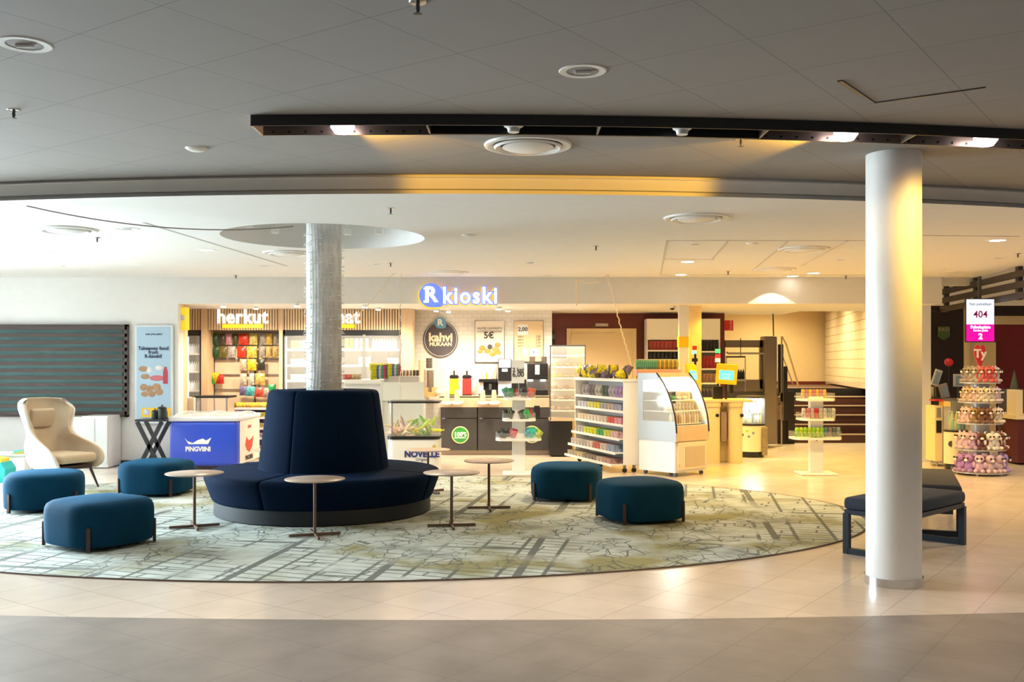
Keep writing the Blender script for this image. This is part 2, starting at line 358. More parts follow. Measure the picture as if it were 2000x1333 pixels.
# slatted window in the left wall
WTEAL = mat('teal_glass', (.13, .27, .265), .45, var=.35, vs=1.2, spec=.4)
m = MB(); wy = YW - .02; m.box(XL + .02, X(240, wy), wy - .01, wy, Z(812, wy), Z(638, wy)); wo = m.obj('window_1', WTEAL); wo['kind'] = 'structure'
yb = YW - .09
for k in range(13):
    yy = 641 + k * 13.85; m = MB(); m.box(XL + .02, X(248, yb), yb, yb + .04, Z(yy + 3.6, yb), Z(yy - 3.2, yb)); struct('slat', m, SLATB, wo)
m = MB(); m.box(X(243.5, yb), X(249, yb), yb, yb + .07, Z(815, yb), Z(634, yb)); m.box(XL + .02, X(249, yb), yb, yb + .07, Z(637.5, yb), Z(634, yb)); m.box(XL + .02, X(249, yb), yb, yb + .07, Z(815, yb), Z(811.5, yb)); struct('window_frame', m, SLATB, wo)
# ---------------------------------------------------------------- carpet
def carpet_mat():
    m = bpy.data.materials.new('map_carpet'); m.use_nodes = True; nt = m.node_tree; b = nt.nodes['Principled BSDF']; L = nt.links.new
    b.inputs['Roughness'].default_value = .95; b.inputs['Specular IOR Level'].default_value = .1
    tc = nt.nodes.new('ShaderNodeTexCoord')
    def N(t, **k):
        n = nt.nodes.new(t)
        for a, v in k.items(): n.inputs[a.replace('_', ' ')].default_value = v
        return n
    def mapn(s, rot=0):
        p = nt.nodes.new('ShaderNodeMapping'); p.inputs['Scale'].default_value = s; p.inputs['Rotation'].default_value = (0, 0, rot); L(tc.outputs['Object'], p.inputs[0]); return p
    def rng(src, a, b_, c=0, d=1):
        r = nt.nodes.new('ShaderNodeMapRange'); r.inputs[1].default_value = a; r.inputs[2].default_value = b_; r.inputs[3].default_value = c; r.inputs[4].default_value = d; L(src, r.inputs[0]); return r.outputs[0]
    def mth(op, a, b_=None):
        n = nt.nodes.new('ShaderNodeMath'); n.operation = op
        for i, q in enumerate((a, b_)):
            if q is None: continue
            if isinstance(q, (int, float)): n.inputs[i].default_value = q
            else: L(q, n.inputs[i])
        return n.outputs[0]
    def mix(f, a, c):
        n = nt.nodes.new('ShaderNodeMix'); n.data_type = 'RGBA'; L(f, n.inputs[0])
        for i, q in ((6, a), (7, c)):
            if isinstance(q, tuple): n.inputs[i].default_value = (*q, 1)
            else: L(q, n.inputs[i])
        return n.outputs[2]
    # organic lanes: voronoi cell borders
    def vor(scale, sc, w0, w1, rot=0):
        v = nt.nodes.new('ShaderNodeTexVoronoi'); v.feature = 'DISTANCE_TO_EDGE'; v.inputs['Scale'].default_value = scale; p = mapn(sc, rot); L(p.outputs[0], v.inputs['Vector']); return rng(v.outputs['Distance'], w0, w1, 1, 0)
    def brick(w_, h, mo, rot, off=.5):
        k = nt.nodes.new('ShaderNodeTexBrick'); p = mapn((1, 1, 1), rot); L(p.outputs[0], k.inputs['Vector']); k.inputs['Scale'].default_value = 1
        k.inputs['Brick Width'].default_value = w_; k.inputs['Row Height'].default_value = h; k.inputs['Mortar Size'].default_value = mo; k.offset = off; k.squash = 1.6; k.squash_frequency = 3
        return k.outputs['Fac']
    n0 = N('ShaderNodeTexNoise', Scale=.45, Detail=1.0); p = mapn((1, 1, 1)); L(p.outputs[0], n0.inputs['Vector'])
    zone = rng(n0.outputs[0], .47, .53)
    nb = N('ShaderNodeTexNoise', Scale=.9, Detail=6.0); L(p.outputs[0], nb.inputs['Vector'])
    park = rng(nb.outputs[0], .51, .62)
    nc = N('ShaderNodeTexNoise', Scale=1.3, Detail=3.0); p2 = mapn((1, 1, 1), 1.1); L(p2.outputs[0], nc.inputs['Vector'])
    smudge = rng(nc.outputs[0], .56, .70)
    ng = N('ShaderNodeTexNoise', Scale=5.0, Detail=8.0); L(p.outputs[0], ng.inputs['Vector']); grain = rng(ng.outputs[0], .35, .65)
    base = mix(grain, (.45, .50, .46), (.55, .60, .565))
    base = mix(mth('MULTIPLY', park, .9), base, (.27, .25, .10))
    base = mix(mth('MULTIPLY', smudge, .75), base, (.19, .21, .17))
    streets = mth('MAXIMUM', brick(.62, .13, .011, .35), brick(.9, .34, .018, 1.75))
    lanes = mth('MAXIMUM', vor(3.2, (1, 1.6, 1), .012, .03), vor(6.5, (1, .7, 1), .018, .04, .8))
    nl = N('ShaderNodeTexNoise', Scale=2.2, Detail=1.0); L(p2.outputs[0], nl.inputs['Vector'])
    lanes = mth('MULTIPLY', lanes, rng(nl.outputs[0], .38, .5)); streets = mth('MULTIPLY', streets, rng(nb.outputs[0], .36, .44))
    mm = nt.nodes.new('ShaderNodeMix'); L(zone, mm.inputs[0]); L(streets, mm.inputs[2]); L(lanes, mm.inputs[3])
    big = brick(1.9, 1.05, .035, 1.72, .3)
    nz = mth('MULTIPLY', big, mth('SUBTRACT', 1, zone))
    allm = mth('MULTIPLY', mth('MAXIMUM', mm.outputs[0], nz), .9)
    L(mix(allm, base, (.12, .13, .12)), b.inputs['Base Color'])
    return m
CAX, CAY, CA, CBx = -1.6, 10.7, 5.3, 3.45
cp = [(CAX + CA * math.cos(t), CAY + CBx * math.sin(t)) for t in [2 * math.pi * k / 128 for k in range(128)]]
m = MB(); m.prism(cp, 'z', 0, .009); co_ = m.obj('carpet', carpet_mat())
tag(co_, 'large oval carpet with a street map pattern under the round sofa', 'carpet')
m = MB(); vs = []
for k in range(129):
    t = 2 * math.pi * k / 128
    for e, z in ((-.012, .0095), (.004, .0115), (.012, 0)): vs.append((CAX + (CA + e) * math.cos(t), CAY + (CBx + e) * math.sin(t), z))
m.add(vs, [(k * 3 + j, k * 3 + j + 1, k * 3 + 4 + j, k * 3 + 3 + j) for k in range(128) for j in range(2)])
m.obj('edge_binding', mat('binding', (.10, .07, .05), .8), co_)
# ---------------------------------------------------------------- big columns
def column(d, px, r, ztop, label, cloth=False):
    x = X(px, d); t = thing('column', label, 'column', (x, d, 0))
    m = MB(); m.cyl((x, d, .0), (x, d, ztop), r, n=64); m.obj('shaft', mat('column_paint', (.80, .79, .77), .5, var=.03), t, smooth=True)
    m = MB(); m.cyl((x, d, 0), (x, d, .062), r + .012, n=64); m.obj('kick_ring', CHROME, t, smooth=True)
    return t
column(7.23, 1745, .192, ZN, 'plain round white column with a steel ring at its foot')
# ---------------------------------------------------------------- round sofa around the wrapped column
SX, SY = X(633, 10.8), 10.8
def sector(prof, a0, a1, n=20, inset=.02, rnd=4):
    """profile swept from a0 to a1 with softly rounded ends"""
    cr = sum(p[0] for p in prof) / len(prof); cz_ = sum(p[1] for p in prof) / len(prof)
    m = MB(); rows = []; gap = .0
    R = max(p[0] for p in prof)
    for i in range(rnd + 1):
        t = i / rnd * math.pi / 2; rows.append((a0 + inset / R * (1 - math.cos(t)) + .001, inset * (1 - math.sin(t)) * 1.1))
    for i in range(1, n): rows.append((a0 + inset / R + (a1 - a0 - 2 * inset / R) * i / n, 0))
    for i in range(rnd, -1, -1):
        t = i / rnd * math.pi / 2; rows.append((a1 - inset / R * (1 - math.cos(t)) - .001, inset * (1 - math.sin(t)) * 1.1))
    L = len(prof); vs = []
    for a, e in rows:
        for r, z in prof:
            dr, dz = cr - r, cz_ - z; l = math.hypot(dr, dz) or 1
            r2, z2 = r + dr / l * e, z + dz / l * e
            vs.append((SX + r2 * math.cos(a), SY + r2 * math.sin(a), z2))
    fs = [(i * L + j, (i + 1) * L + j, (i + 1) * L + (j + 1) % L, i * L + (j + 1) % L) for i in range(len(rows) - 1) for j in range(L)]
    fs += [tuple(range(L)), tuple(range((len(rows) - 1) * L, len(rows) * L))[::-1]]
    m.add(vs, fs); return m
sofa = thing('round_sofa', 'large navy round banquette sofa with a tall tapered backrest around a column', 'sofa', (SX, SY, 0))
m = MB(); m.lathe([(.6, 0.012), (1.125, .012), (1.15, .02), (1.15, .16), (.6, .16)], 96, (SX, SY, 0)); m.obj('base', NAVYB, sofa, smooth=True)
def rp(pts, r, n=5):
    """round a closed (r,z) outline"""
    out = []; L = len(pts)
    for i in range(L):
        p = Vector(pts[i]); a = Vector(pts[i - 1]); b = Vector(pts[(i + 1) % L]); rr = r[i] if isinstance(r, list) else r
        u = (a - p).normalized(); v = (b - p).normalized(); rr = min(rr, (a - p).length * .45, (b - p).length * .45)
        for k in range(n + 1):
            t = k / n; q = (p + u * rr) * (1 - t) ** 2 + p * 2 * t * (1 - t) + (p + v * rr) * t * t; out.append((q.x, q.y))
    return out
sp = rp([(.60, .16), (1.165, .16), (1.275, .455), (.60, .475)], [.01, .03, .09, .01])
bp_ = rp([(.26, .44), (.70, .44), (.585, 1.315), (.26, 1.315)], [.01, .03, .06, .02])
q0 = -math.pi / 2 - math.radians(19.5)
for k in range(4):
    a = q0 + k * math.pi / 2
    sector(sp, a, a + math.pi / 2, 28, .030).obj('seat', NAVY, sofa, smooth=True)
for k in range(4):
    a = q0 + k * math.pi / 2; sector(bp_, a, a + math.pi / 2, 28, .028).obj('backrest', NAVY, sofa, smooth=True)
# wrapped column with light string
cw = thing('column', 'round column wrapped in crumpled white cloth, rising out of the sofa', 'column', (SX, SY, 0))
m = MB(); m.cyl((SX, SY, 0), (SX, SY, ZF + .41), .175, n=40); m.obj('shaft', WHITE, cw, smooth=True)
m = MB(); vs = []; NN = 120; rows = [1.0 + (ZF + .40 - 1.0) * j / 30 for j in range(31)]
for z in rows:
    for k in range(NN):
        a = 2 * math.pi * k / NN
        r = .186 + .002 * math.sin(a * 9 + z * 1.3) + .0022 * math.sin(a * 31 + 3 * math.sin(z * 2.1)) + .002 * math.sin(z * 23 + a * 5)
        vs.append((SX + r * math.cos(a), SY + r * math.sin(a), z))
m.add(vs, [(j * NN + k, j * NN + (k + 1) % NN, (j + 1) * NN + (k + 1) % NN, (j + 1) * NN + k) for j in range(30) for k in range(NN)])
m.obj('cloth_wrap', mat('white_cloth', (.68, .68, .67), .8, var=.30, vs=12, stretch=(1, 1, .3), bump=.8, bs=22), cw, smooth=True)
sl = thing('string_lights', 'unlit fairy lights wound around the cloth wrapped column', 'string lights', (SX, SY, 1.0))
pts = []; T_ = 26
for i in range(T_ * 24):
    a = 2 * math.pi * i / 24; z = 1.25 + (ZF - 1.2) * i / (T_ * 24); pts.append((SX + .2 * math.cos(a), SY + .2 * math.sin(a), z + .02 * math.sin(a * 1.7)))
MB().tube(pts, .0016, 4).obj('wire', mat('clear_wire', (.75, .74, .70), .4), sl)
m = MB()
for i in range(0, len(pts), 2):
    p = Vector(pts[i]); n = Vector((p.x - SX, p.y - SY, 0)).normalized(); m.cyl(p, p + n * .024 + Vector((0, 0, random.uniform(-.02, .02))), .0045, .003, 5)
bo = m.obj('bulbs', mat('bulb_clear', (.9, .9, .86), .15), sl); bo['kind'] = 'stuff'
for px, lab in [(486, 'small white spotlight at the left rim of the round ceiling recess'), (538, 'small white spotlight in the recess, second from its left rim'), (679, 'small white spotlight in the recess just right of the wrapped column'), (741, 'small white spotlight near the right rim of the round recess')]:
    yy = 10.43 + {486: .35, 538: -.1, 679: -.3, 741: .1}[px] + .9; yy = HOLE[1] + .8 * {486: .25, 538: .75, 679: .95, 741: .7}[px]
    t = thing('spotlight', lab, 'spotlight', (X(px, yy), yy, ZF + .0))
    m = MB(); zt = ZF + .42; x0 = X(px, yy); zb = Z({486: 445, 538: 456, 679: 459, 741: 458}[px], yy)
    m.box(x0 - .04, x0 + .04, yy - .04, yy + .04, zb, zb + .07, .008); m.obj('head', WPLA, t)
    m = MB(); m.cyl((x0, yy, zb + .06), (x0, yy, zt), .012); m.obj('stem', WPLA, t)
# ---------------------------------------------------------------- ottomans
def rsq(a, c, n=10, z=0, s=1.0):
    out = []
    for q in range(4):
        for k in range(n + 1):
            t = math.pi / 2 * (q + k / n); cx = (a - c) * (1 if q in (0, 3) else -1); cy = (a - c) * (1 if q in (0, 1) else -1)
            out.append(((cx + c * math.cos(t)) * s, (cy + c * math.sin(t)) * s, z))
    return out
def make_ottoman():
    t = thing('ottoman', '', 'ottoman'); m = MB(); rows = []; prof = [(.90, .035), (.965, .045), (.985, .07), (.995, .15), (1, .22), (1, .30), (.985, .345), (.95, .375), (.88, .395), (.7, .41), (.4, .42), (.05, .424)]
    rings = [rsq(.40, .27, 10, z, s) for s, z in prof]; n = len(rings[0])
    for r in rings: rows += r
    # flat-sided curve: bulge sides a little
    m.add(rows, [(i * n + k, i * n + (k + 1) % n, (i + 1) * n + (k + 1) % n, (i + 1) * n + k) for i in range(len(prof) - 1) for k in range(n)] + [tuple(range(n))[::-1], tuple(range((len(prof) - 1) * n, len(prof) * n))])
    m.obj('cushion', TEALF, t, world=False, smooth=True)
    c = (.40 - .27) + .27 * .7071
    for k in range(4):
        a = math.pi / 4 + k * math.pi / 2; r = c * 1.4142 + .004; x, y = r * math.cos(a), r * math.sin(a); q = MB()
        u = Vector((math.cos(a), math.sin(a), 0)); q.M = Matrix.Translation((x, y, 0)) @ Matrix.Rotation(a, 4, 'Z')
        pr = [(-.016, .009), (.016, .009)] + [(.018 * math.cos(s) , .20 + .018 * math.sin(s)) for s in [math.pi * j / 6 for j in range(7)]]
        q.prism([(p[0], p[1]) for p in pr], 'x', -.012, .012); q.obj('leg', WOODB, t, world=False)
    return t
ot0 = None
for px, pyf, az, lab in [(195, 1083, -11, 'petrol blue velvet ottoman nearest the camera, at the front left edge of the carpet'),
                     (88, 1007, -49, 'petrol blue velvet ottoman directly in front of the wing chair, by the left picture edge'),
                     (307, 975, 19, 'petrol blue velvet ottoman in front of the blue freezer, left of the round sofa'),
                     (1107, 985, 35, 'petrol blue velvet ottoman standing before the candy stand, the farther of the right pair'),
                     (1249, 1030, -18, 'petrol blue velvet ottoman in front of the curved chiller, the nearer of the right pair')]:
    d = FL(px, pyf)[1] + .42; loc = (X(px, d), d, .008); rz = -math.pi / 2 + math.radians(az) - math.pi / 4 + math.atan((1000 - px) / F)
    if ot0 is None: ot0 = make_ottoman(); ot0.location = loc; ot0.rotation_euler = (0, 0, rz); ot0['label'] = lab; ot0['group'] = 'velvet ottomans'
    else: dup(ot0, loc, rz, lab)
# ---------------------------------------------------------------- side tables
def make_table(r=.275):
    t = thing('side_table', '', 'table'); MB().lathe([(.001, .518), (r - .012, .518), (r, .524), (r, .530), (r - .003, .532), (.001, .532)], 48).obj('tabletop', TABT, t, world=False, smooth=True)
    MB().cyl((0, 0, .03), (0, 0, .518), .0145, n=16).obj('pole', TABM, t, world=False, smooth=True)
    m = MB()
    for a in (0, math.pi / 2): m.M = Matrix.Rotation(a, 4, 'Z'); m.box(-.235, .235, -.011, .011, .004, .03, .003)
    m.obj('cross_foot', TABM, t, world=False)
    return t
tb0 = None
for px, py, rz, lab in [(380, 1033, 25, 'small round taupe side table left of the sofa, in front of the freezer'),
                        (615, 1050, 20, 'small round taupe side table right in front of the round sofa'),
                        (882, 1031, 8, 'small round taupe side table at the right rim of the sofa'),
                        (955, 996, 5, 'small round taupe side table standing farther right of the sofa, before the candy stand'),
                        (836, 960, 40, 'small round taupe side table behind the sofa in front of the ice cream cabinet'),
                        (538, 960, 30, 'small round taupe side table mostly hidden behind the tall sofa backrest')]:
    d = H * F / (py - HZ); 
    if py == 960: d = 12.24
    loc = (X(px, d), d, .009)
    if tb0 is None: tb0 = make_table(); tb0.location = loc; tb0.rotation_euler = (0, 0, math.radians(rz)); tb0['label'] = lab; tb0['group'] = 'round side tables'
    else: dup(tb0, loc, math.radians(rz), lab)
# ---------------------------------------------------------------- wing chair
def wing_chair(loc, rz):
    t = thing('wing_chair', 'cream wing armchair with a pale grey outer shell on dark wooden legs', 'armchair', loc, rz)
    # faces +Y locally; rows of the wrap-around shell, bottom to top: z, half width, back depth, forward reach of the wings, lean
    rows = [(.25, .26, .27, .40, 0), (.33, .32, .30, .46, 0), (.42, .345, .31, .44, -.01), (.52, .35, .30, .36, -.03), (.585, .33, .29, .20, -.05), (.66, .275, .275, .02, -.08), (.76, .27, .26, -.02, -.12), (.88, .305, .25, .03, -.16), (.98, .33, .25, .06, -.19), (1.06, .335, .24, .06, -.215), (1.11, .31, .225, .02, -.23), (1.145, .25, .20, -.05, -.24)]
    def shell(off, n=24):
        vs = []
        for z, w_, b, f, l in rows:
            for k in range(n + 1):
                u = -1 + 2 * k / n; s = abs(u)
                # back arc then straight wings
                if s < .55: a = s / .55 * math.pi / 2; x = (w_ + off) * math.sin(a); y = -(b + off) * math.cos(a) ** .8 if a < math.pi / 2 - 1e-6 else 0
                else: tt = (s - .55) / .45; x = (w_ + off) * (1 + .06 * tt); y = (f + .0) * tt
                y += l; lift = 0
                if z > 1.05: lift = -.05 * s * s
                vs.append((math.copysign(x, u), y, z + lift))
        return vs, n + 1
    o_, n = shell(.028); i_, _ = shell(-.028); R = len(rows); N_ = n * R
    f_out = [(j * n + k, j * n + k + 1, (j + 1) * n + k + 1, (j + 1) * n + k) for j in range(R - 1) for k in range(n - 1)]
    m = MB(); fs = list(f_out)
    mid = [tuple((Vector(a) + Vector(b)) / 2) for a, b in zip(o_, i_)]
    def side(A, nm, mt):
        m = MB(); vs = A + mid; f = list(f_out)
        f += [(k, k + 1, N_ + k + 1, N_ + k) for k in range(n - 1)] + [((R - 1) * n + k, (R - 1) * n + k + 1, N_ + (R - 1) * n + k + 1, N_ + (R - 1) * n + k) for k in range(n - 1)]
        f += [(j * n + e, (j + 1) * n + e, N_ + (j + 1) * n + e, N_ + j * n + e) for j in range(R - 1) for e in (0, n - 1)]
        m.add(vs, f); return m.obj(nm, mt, t, world=False, smooth=True, sub=1)
    side(o_, 'outer_shell', SHELL); side(i_, 'inner_upholstery', CREAM)
    m = MB(); m.box(-.27, .27, -.22, .42, .33, .45, .05, 4); m.obj('seat_cushion', CREAM, t, world=False, smooth=True)
    m = MB(); m.M = Matrix.Translation((0, -.33, .88)) @ Matrix.Rotation(math.radians(-14), 4, 'X'); m.box(-.17, .17, -.02, .05, -.12, .13, .03, 4); m.obj('head_cushion', CREAM, t, world=False, smooth=True)
    m = MB(); m.box(-.24, .24, -.2, .36, .25, .30, .01); m.obj('seat_frame', WOODB, t, world=False)
    for sx in (-1, 1):
        for y0, y1 in ((.33, .43), (-.18, -.34)):
            MB().cyl((sx * .21, y0, .28), (sx * .27, y1, 0), .022, .011, 12).obj('leg', WOODB, t, world=False, smooth=True)
    return t
d = 12.75
wing_chair((X(113, d), d, .01), math.radians(-118))
# ---------------------------------------------------------------- kiosk shop: reusable goods
def make_bag(w_=.16, h=.24, dp=.05, hang=True):
    """pillow packet hanging flat against -Y, origin at bottom centre"""
    m = MB(); nx, nz = 8, 10; vs = []
    for s in (-1, 1):
        for j in range(nz + 1):
            v = j / nz
            for i in range(nx + 1):
                u = i / nx; b = (math.sin(math.pi * u) ** .6) * (math.sin(math.pi * min(1, max(0, (v - .06) / .88))) ** .6) if .06 < v < .94 else 0
                pinch = 1 - .06 * math.sin(math.pi * v)
                vs.append(((u - .5) * w_ * pinch, s * dp / 2 * b - .0 + .002 * s, v * h))
    N_ = (nx + 1) * (nz + 1); fs = []
    for s in range(2):
        for j in range(nz):
            for i in range(nx): a = s * N_ + j * (nx + 1) + i; fs.append((a, a + 1, a + nx + 2, a + nx + 1))
    for j in range(nz):
        for i in (0, nx): a = j * (nx + 1) + i; fs.append((a, a + nx + 1, a + nx + 1 + N_, a + N_))
    for i in range(nx):
        for j in (0, nz): a = j * (nx + 1) + i; fs.append((a, a + 1, a + 1 + N_, a + N_))
    m.add(vs, fs); return m
def proto(m, name, mt, smooth=True):
    o = m.obj(name, mt, None, smooth=smooth); return o
NTH = ['first', 'second', 'third', 'fourth', 'fifth', 'sixth', 'seventh', 'eighth', 'ninth', 'tenth', 'eleventh', 'twelfth', 'thirteenth', 'fourteenth', 'fifteenth', 'sixteenth', 'seventeenth', 'eighteenth', 'nineteenth', 'twentieth']
def nth(k, n, side='left'): return ('leftmost' if side == 'left' else 'nearest the ' + side) if k == 0 else 'rightmost' if (k == n - 1 and side == 'left') else NTH[k] + ' from the ' + side
def hue(c):
    r, g, b = c; mx_ = max(c)
    if mx_ < .07: return 'black'
    if mx_ - min(c) < .12: return 'pale' if mx_ > .5 else 'grey'
    if r == mx_: return 'yellow' if g > .6 * r else 'pink' if g > .15 or b > .15 else 'red'
    return 'green' if g == mx_ else 'blue'
class Goods:
    """one master per kind; first use moves the master itself, later uses copy it"""
    def __init__(s, maker): s.maker = maker; s.o = None
    def put(s, loc, col, label, cat, group=None, rz=0, scale=1):
        if s.o is None: s.o = s.maker(); o = s.o
        else:
            o = s.o.copy(); C.objects.link(o)
            if 'group' in o: del o['group']
            for ch in s.o.children:
                c = ch.copy(); C.objects.link(c); c.parent = o
        o.location = loc; o.rotation_euler = (0, 0, rz); o.color = (*col, 1); o.scale = scale if isinstance(scale, tuple) else (scale,) * 3
        o['label'] = label; o['category'] = cat
        if group: o['group'] = group
        return o
def single(mbf, name, mt, smooth=True):
    def f(): return mbf().obj(name, mt, None, smooth=smooth)
    return f
def two(root_f, name, mt, parts):
    def f():
        o = root_f().obj(name, mt, None, smooth=True)
        for pn, pf, pm in parts:
            ch = pf(); me_o = ch.obj(pn, pm, o, world=False, smooth=True)
        return o
    return f
BAG = Goods(single(lambda: make_bag(), 'snack_bag', PRINT))
CANDY = Goods(single(lambda: make_bag(.15, .14, .06), 'candy_bag', PRINT))
CAPM = mat('bottle_cap', (.75, .75, .72), .4)
def bottle_mb(): return MB().lathe([(0.001, 0), (.03, 0), (.033, .01), (.033, .13), (.028, .16), (.012, .19), (.012, .205), (.001, .205)], 14)
BOTTLE = Goods(two(bottle_mb, 'bottle', PLAIN, [('cap', lambda: MB().cyl((0, 0, .205), (0, 0, .222), .014, n=12), CAPM)]))
def can_mb(): return MB().lathe([(.001, 0), (.026, 0), (.033, .008), (.033, .142), (.027, .155), (.001, .155)], 16)
CAN = Goods(two(can_mb, 'drink_can', PRINT, [('lid', lambda: MB().cyl((0, 0, .1555), (0, 0, .158), .026, n=16), CHROME)]))
def carton_mb(): return MB().box(-.033, .033, -.033, .033, 0, .15).prism([(-.033, .15), (.033, .15), (0, .185)], 'x', -.033, .033)
CARTON = Goods(single(carton_mb, 'carton', PRINT, False))
def cup_mb(): return MB().lathe([(.001, 0), (.028, 0), (.038, .085), (.04, .088), (.036, .088), (.027, .01), (.001, .01)], 16)
TUB = Goods(single(cup_mb, 'food_tub', PLAIN))
BOXP = Goods(single(lambda: MB().box(-.05, .05, -.02, .02, 0, .10, .003), 'packet', PRINT, False))
PAIL = Goods(single(lambda: MB().box(-.055, .055, -.16, .16, 0, .07, .004), 'product_tray', PRINT, False))
def bun_mb(): return MB().ball((0, 0, .028), .045, 1.35, 1, .65, 14, 8)
BUN = Goods(single(bun_mb, 'pastry', mat('baked_crust', (1, 1, 1), .6, var=.35, vs=30, objcol=True)))
SIGNW = mat('sign_face_white', (.9, .9, .9), .4, emit=(1, 1, 1), es=.9)
LBLUE = mat('sign_blue_lit', (.12, .2, .8), .4, emit=(.10, .16, .95), es=.6)
YG = mat('sign_yellow_edge', (.9, .65, .02), .4, emit=(1, .62, .02), es=.35)
# ---------------------------------------------------------------- R kioski sign on the fascia
ds = YW - .12
def bub(cx, cz_, r, s=1.0, n=40):
    """speech bubble outline: circle with a square lower right corner"""
    pts = []
    for k in range(n):
        t = -math.pi / 2 + 2 * math.pi * k / n
        if t < 0: continue
        pts.append((cx + r * math.cos(t), cz_ + r * math.sin(t)))
    pts = [p for p in pts]; 
    pts += [(cx + r * .55, cz_ - r), (cx + r * .93, cz_ - r * .93), (cx + r, cz_ - r * .5)]
    return pts
sg = thing('shop_sign', 'illuminated R kioski sign with a blue bubble badge on the fascia', 'sign', (X(893, ds), YW, Z(600, ds)))
bc = (X(842, ds), Z(577, ds)); br = 23.5 / F * ds
MB().prism(bub(bc[0] - .012, bc[1] - .012, br * 1.04), 'y', ds + .03, YW).obj('badge_edge', YG, sg)
MB().prism(bub(*bc, br), 'y', ds, ds + .03).obj('badge', LBLUE, sg)
text('badge_letter', 'R', .33, (bc[0] - .005, ds - .012, bc[1] + .002), SIGNW, sg, bold=.010)
MB().box(bc[0] - .115, bc[0] - .04, ds - .014, ds, bc[1] - .115, bc[1] - .085).obj('letter_serif', SIGNW, sg)
MB().box(bc[0] - .115, bc[0] - .06, ds - .014, ds, bc[1] + .09, bc[1] + .118).obj('letter_serif', SIGNW, sg)
text('lettering_backing', 'kioski', .36, (X(918, ds) - .012, ds + .06, Z(579, ds) - .012), YG, sg, ext=.04, bold=.028, spacing=1.16, wscale=.88)
text('lettering_edge', 'kioski', .36, (X(918, ds), ds + .02, Z(579, ds)), LBLUE, sg, ext=.02, bold=.026, spacing=1.16, wscale=.88)
text('lettering', 'kioski', .36, (X(918, ds), ds - .01, Z(579, ds)), SIGNW, sg, ext=.012, bold=.008, spacing=1.16, wscale=.88)
# small yellow blade sign at the kiosk's left edge
t = thing('blade_sign', 'small yellow sign with an R bubble projecting at the left edge of the kiosk', 'sign', (X(357, 15.6), 15.55, Z(645, 15.6)))
MB().pbox(350, 363.5, 600, 645, 15.84, .19, .02).obj('sign_body', mat('sign_yellow_lit', (.95, .6, .02), .4, emit=(1, .6, .02), es=.25), t)
MB().prism(disc_pts(X(356.5, 15.83), Z(621, 15.83), .03, 20, 1, 1.5), 'y', 15.83, 15.84).obj('emblem', mat('soft_blue', (.55, .6, .8), .4), t)
text('emblem_letter', 'R', .07, (X(356.5, 15.83), 15.827, Z(621, 15.83)), INKW, t, bold=.002)
# ---------------------------------------------------------------- slatted wood headers with words
dz = 17.2
def slats(px0, px1, lab):
    t = thing('slat_header', lab, 'wall panel', (X((px0 + px1) / 2, dz), dz, Z(645, dz)))
    MB().pbox(px0, px1, 604, 645, dz + .03, .05).obj('backing', mat('dark_backing', (.06, .045, .04), .7), t)
    n = int((px1 - px0) / 5.2)
    for k in range(n):
        a = px0 + (px1 - px0) * k / n; MB().pbox(a, a + 3.6, 604, 645, dz, .03).obj('slat', OAK, t)
    return t
slats(366, 548, 'vertical oak slat header behind the white word herkut')
slats(551, 788, 'vertical oak slat header over the two fridges at the wrapped column')
for s, px, py, size, x0, x1, lab in [('herkut', 474, 620, .34, 434, 514, 'white word herkut with a yellow underline on the slatted header'), ('juomat', 651, 620, .34, 611, 692, 'white word with a yellow underline partly hidden by the wrapped column')]:
    t = thing('word_sign', lab, 'sign', (X(px, dz), dz, Z(641, dz)))
    text('lettering', s, size, (X(px, dz), dz - .02, Z(py, dz)), mat('sign_cream_lit', (.95, .9, .82), .4, emit=(1, .95, .85), es=.5), t, ext=.015, bold=.007, spacing=1.06, wscale=.92)
    MB().pbox(x0, x1, 634, 641, dz - .03, .03).obj('underline', YG, t)
# oak uprights and the dark frame gaps
for px0, px1, y0, lab in [(393, 405, 604, 'oak upright between the small fridge and the snack wall'), (545, 552, 604, 'oak upright between the snack wall and the tall fridge'), (783, 806, 604, 'oak end panel right of the drinks fridge')]:
    tag(MB().pbox(px0, px1, y0, 898, dz - .03, .38).obj('end_panel', OAK), lab, 'panel')
tag(MB().pbox(347, 359, 597, 905, 16.02, .2).obj('end_panel', OAK), 'oak end panel under the yellow blade sign', 'panel')
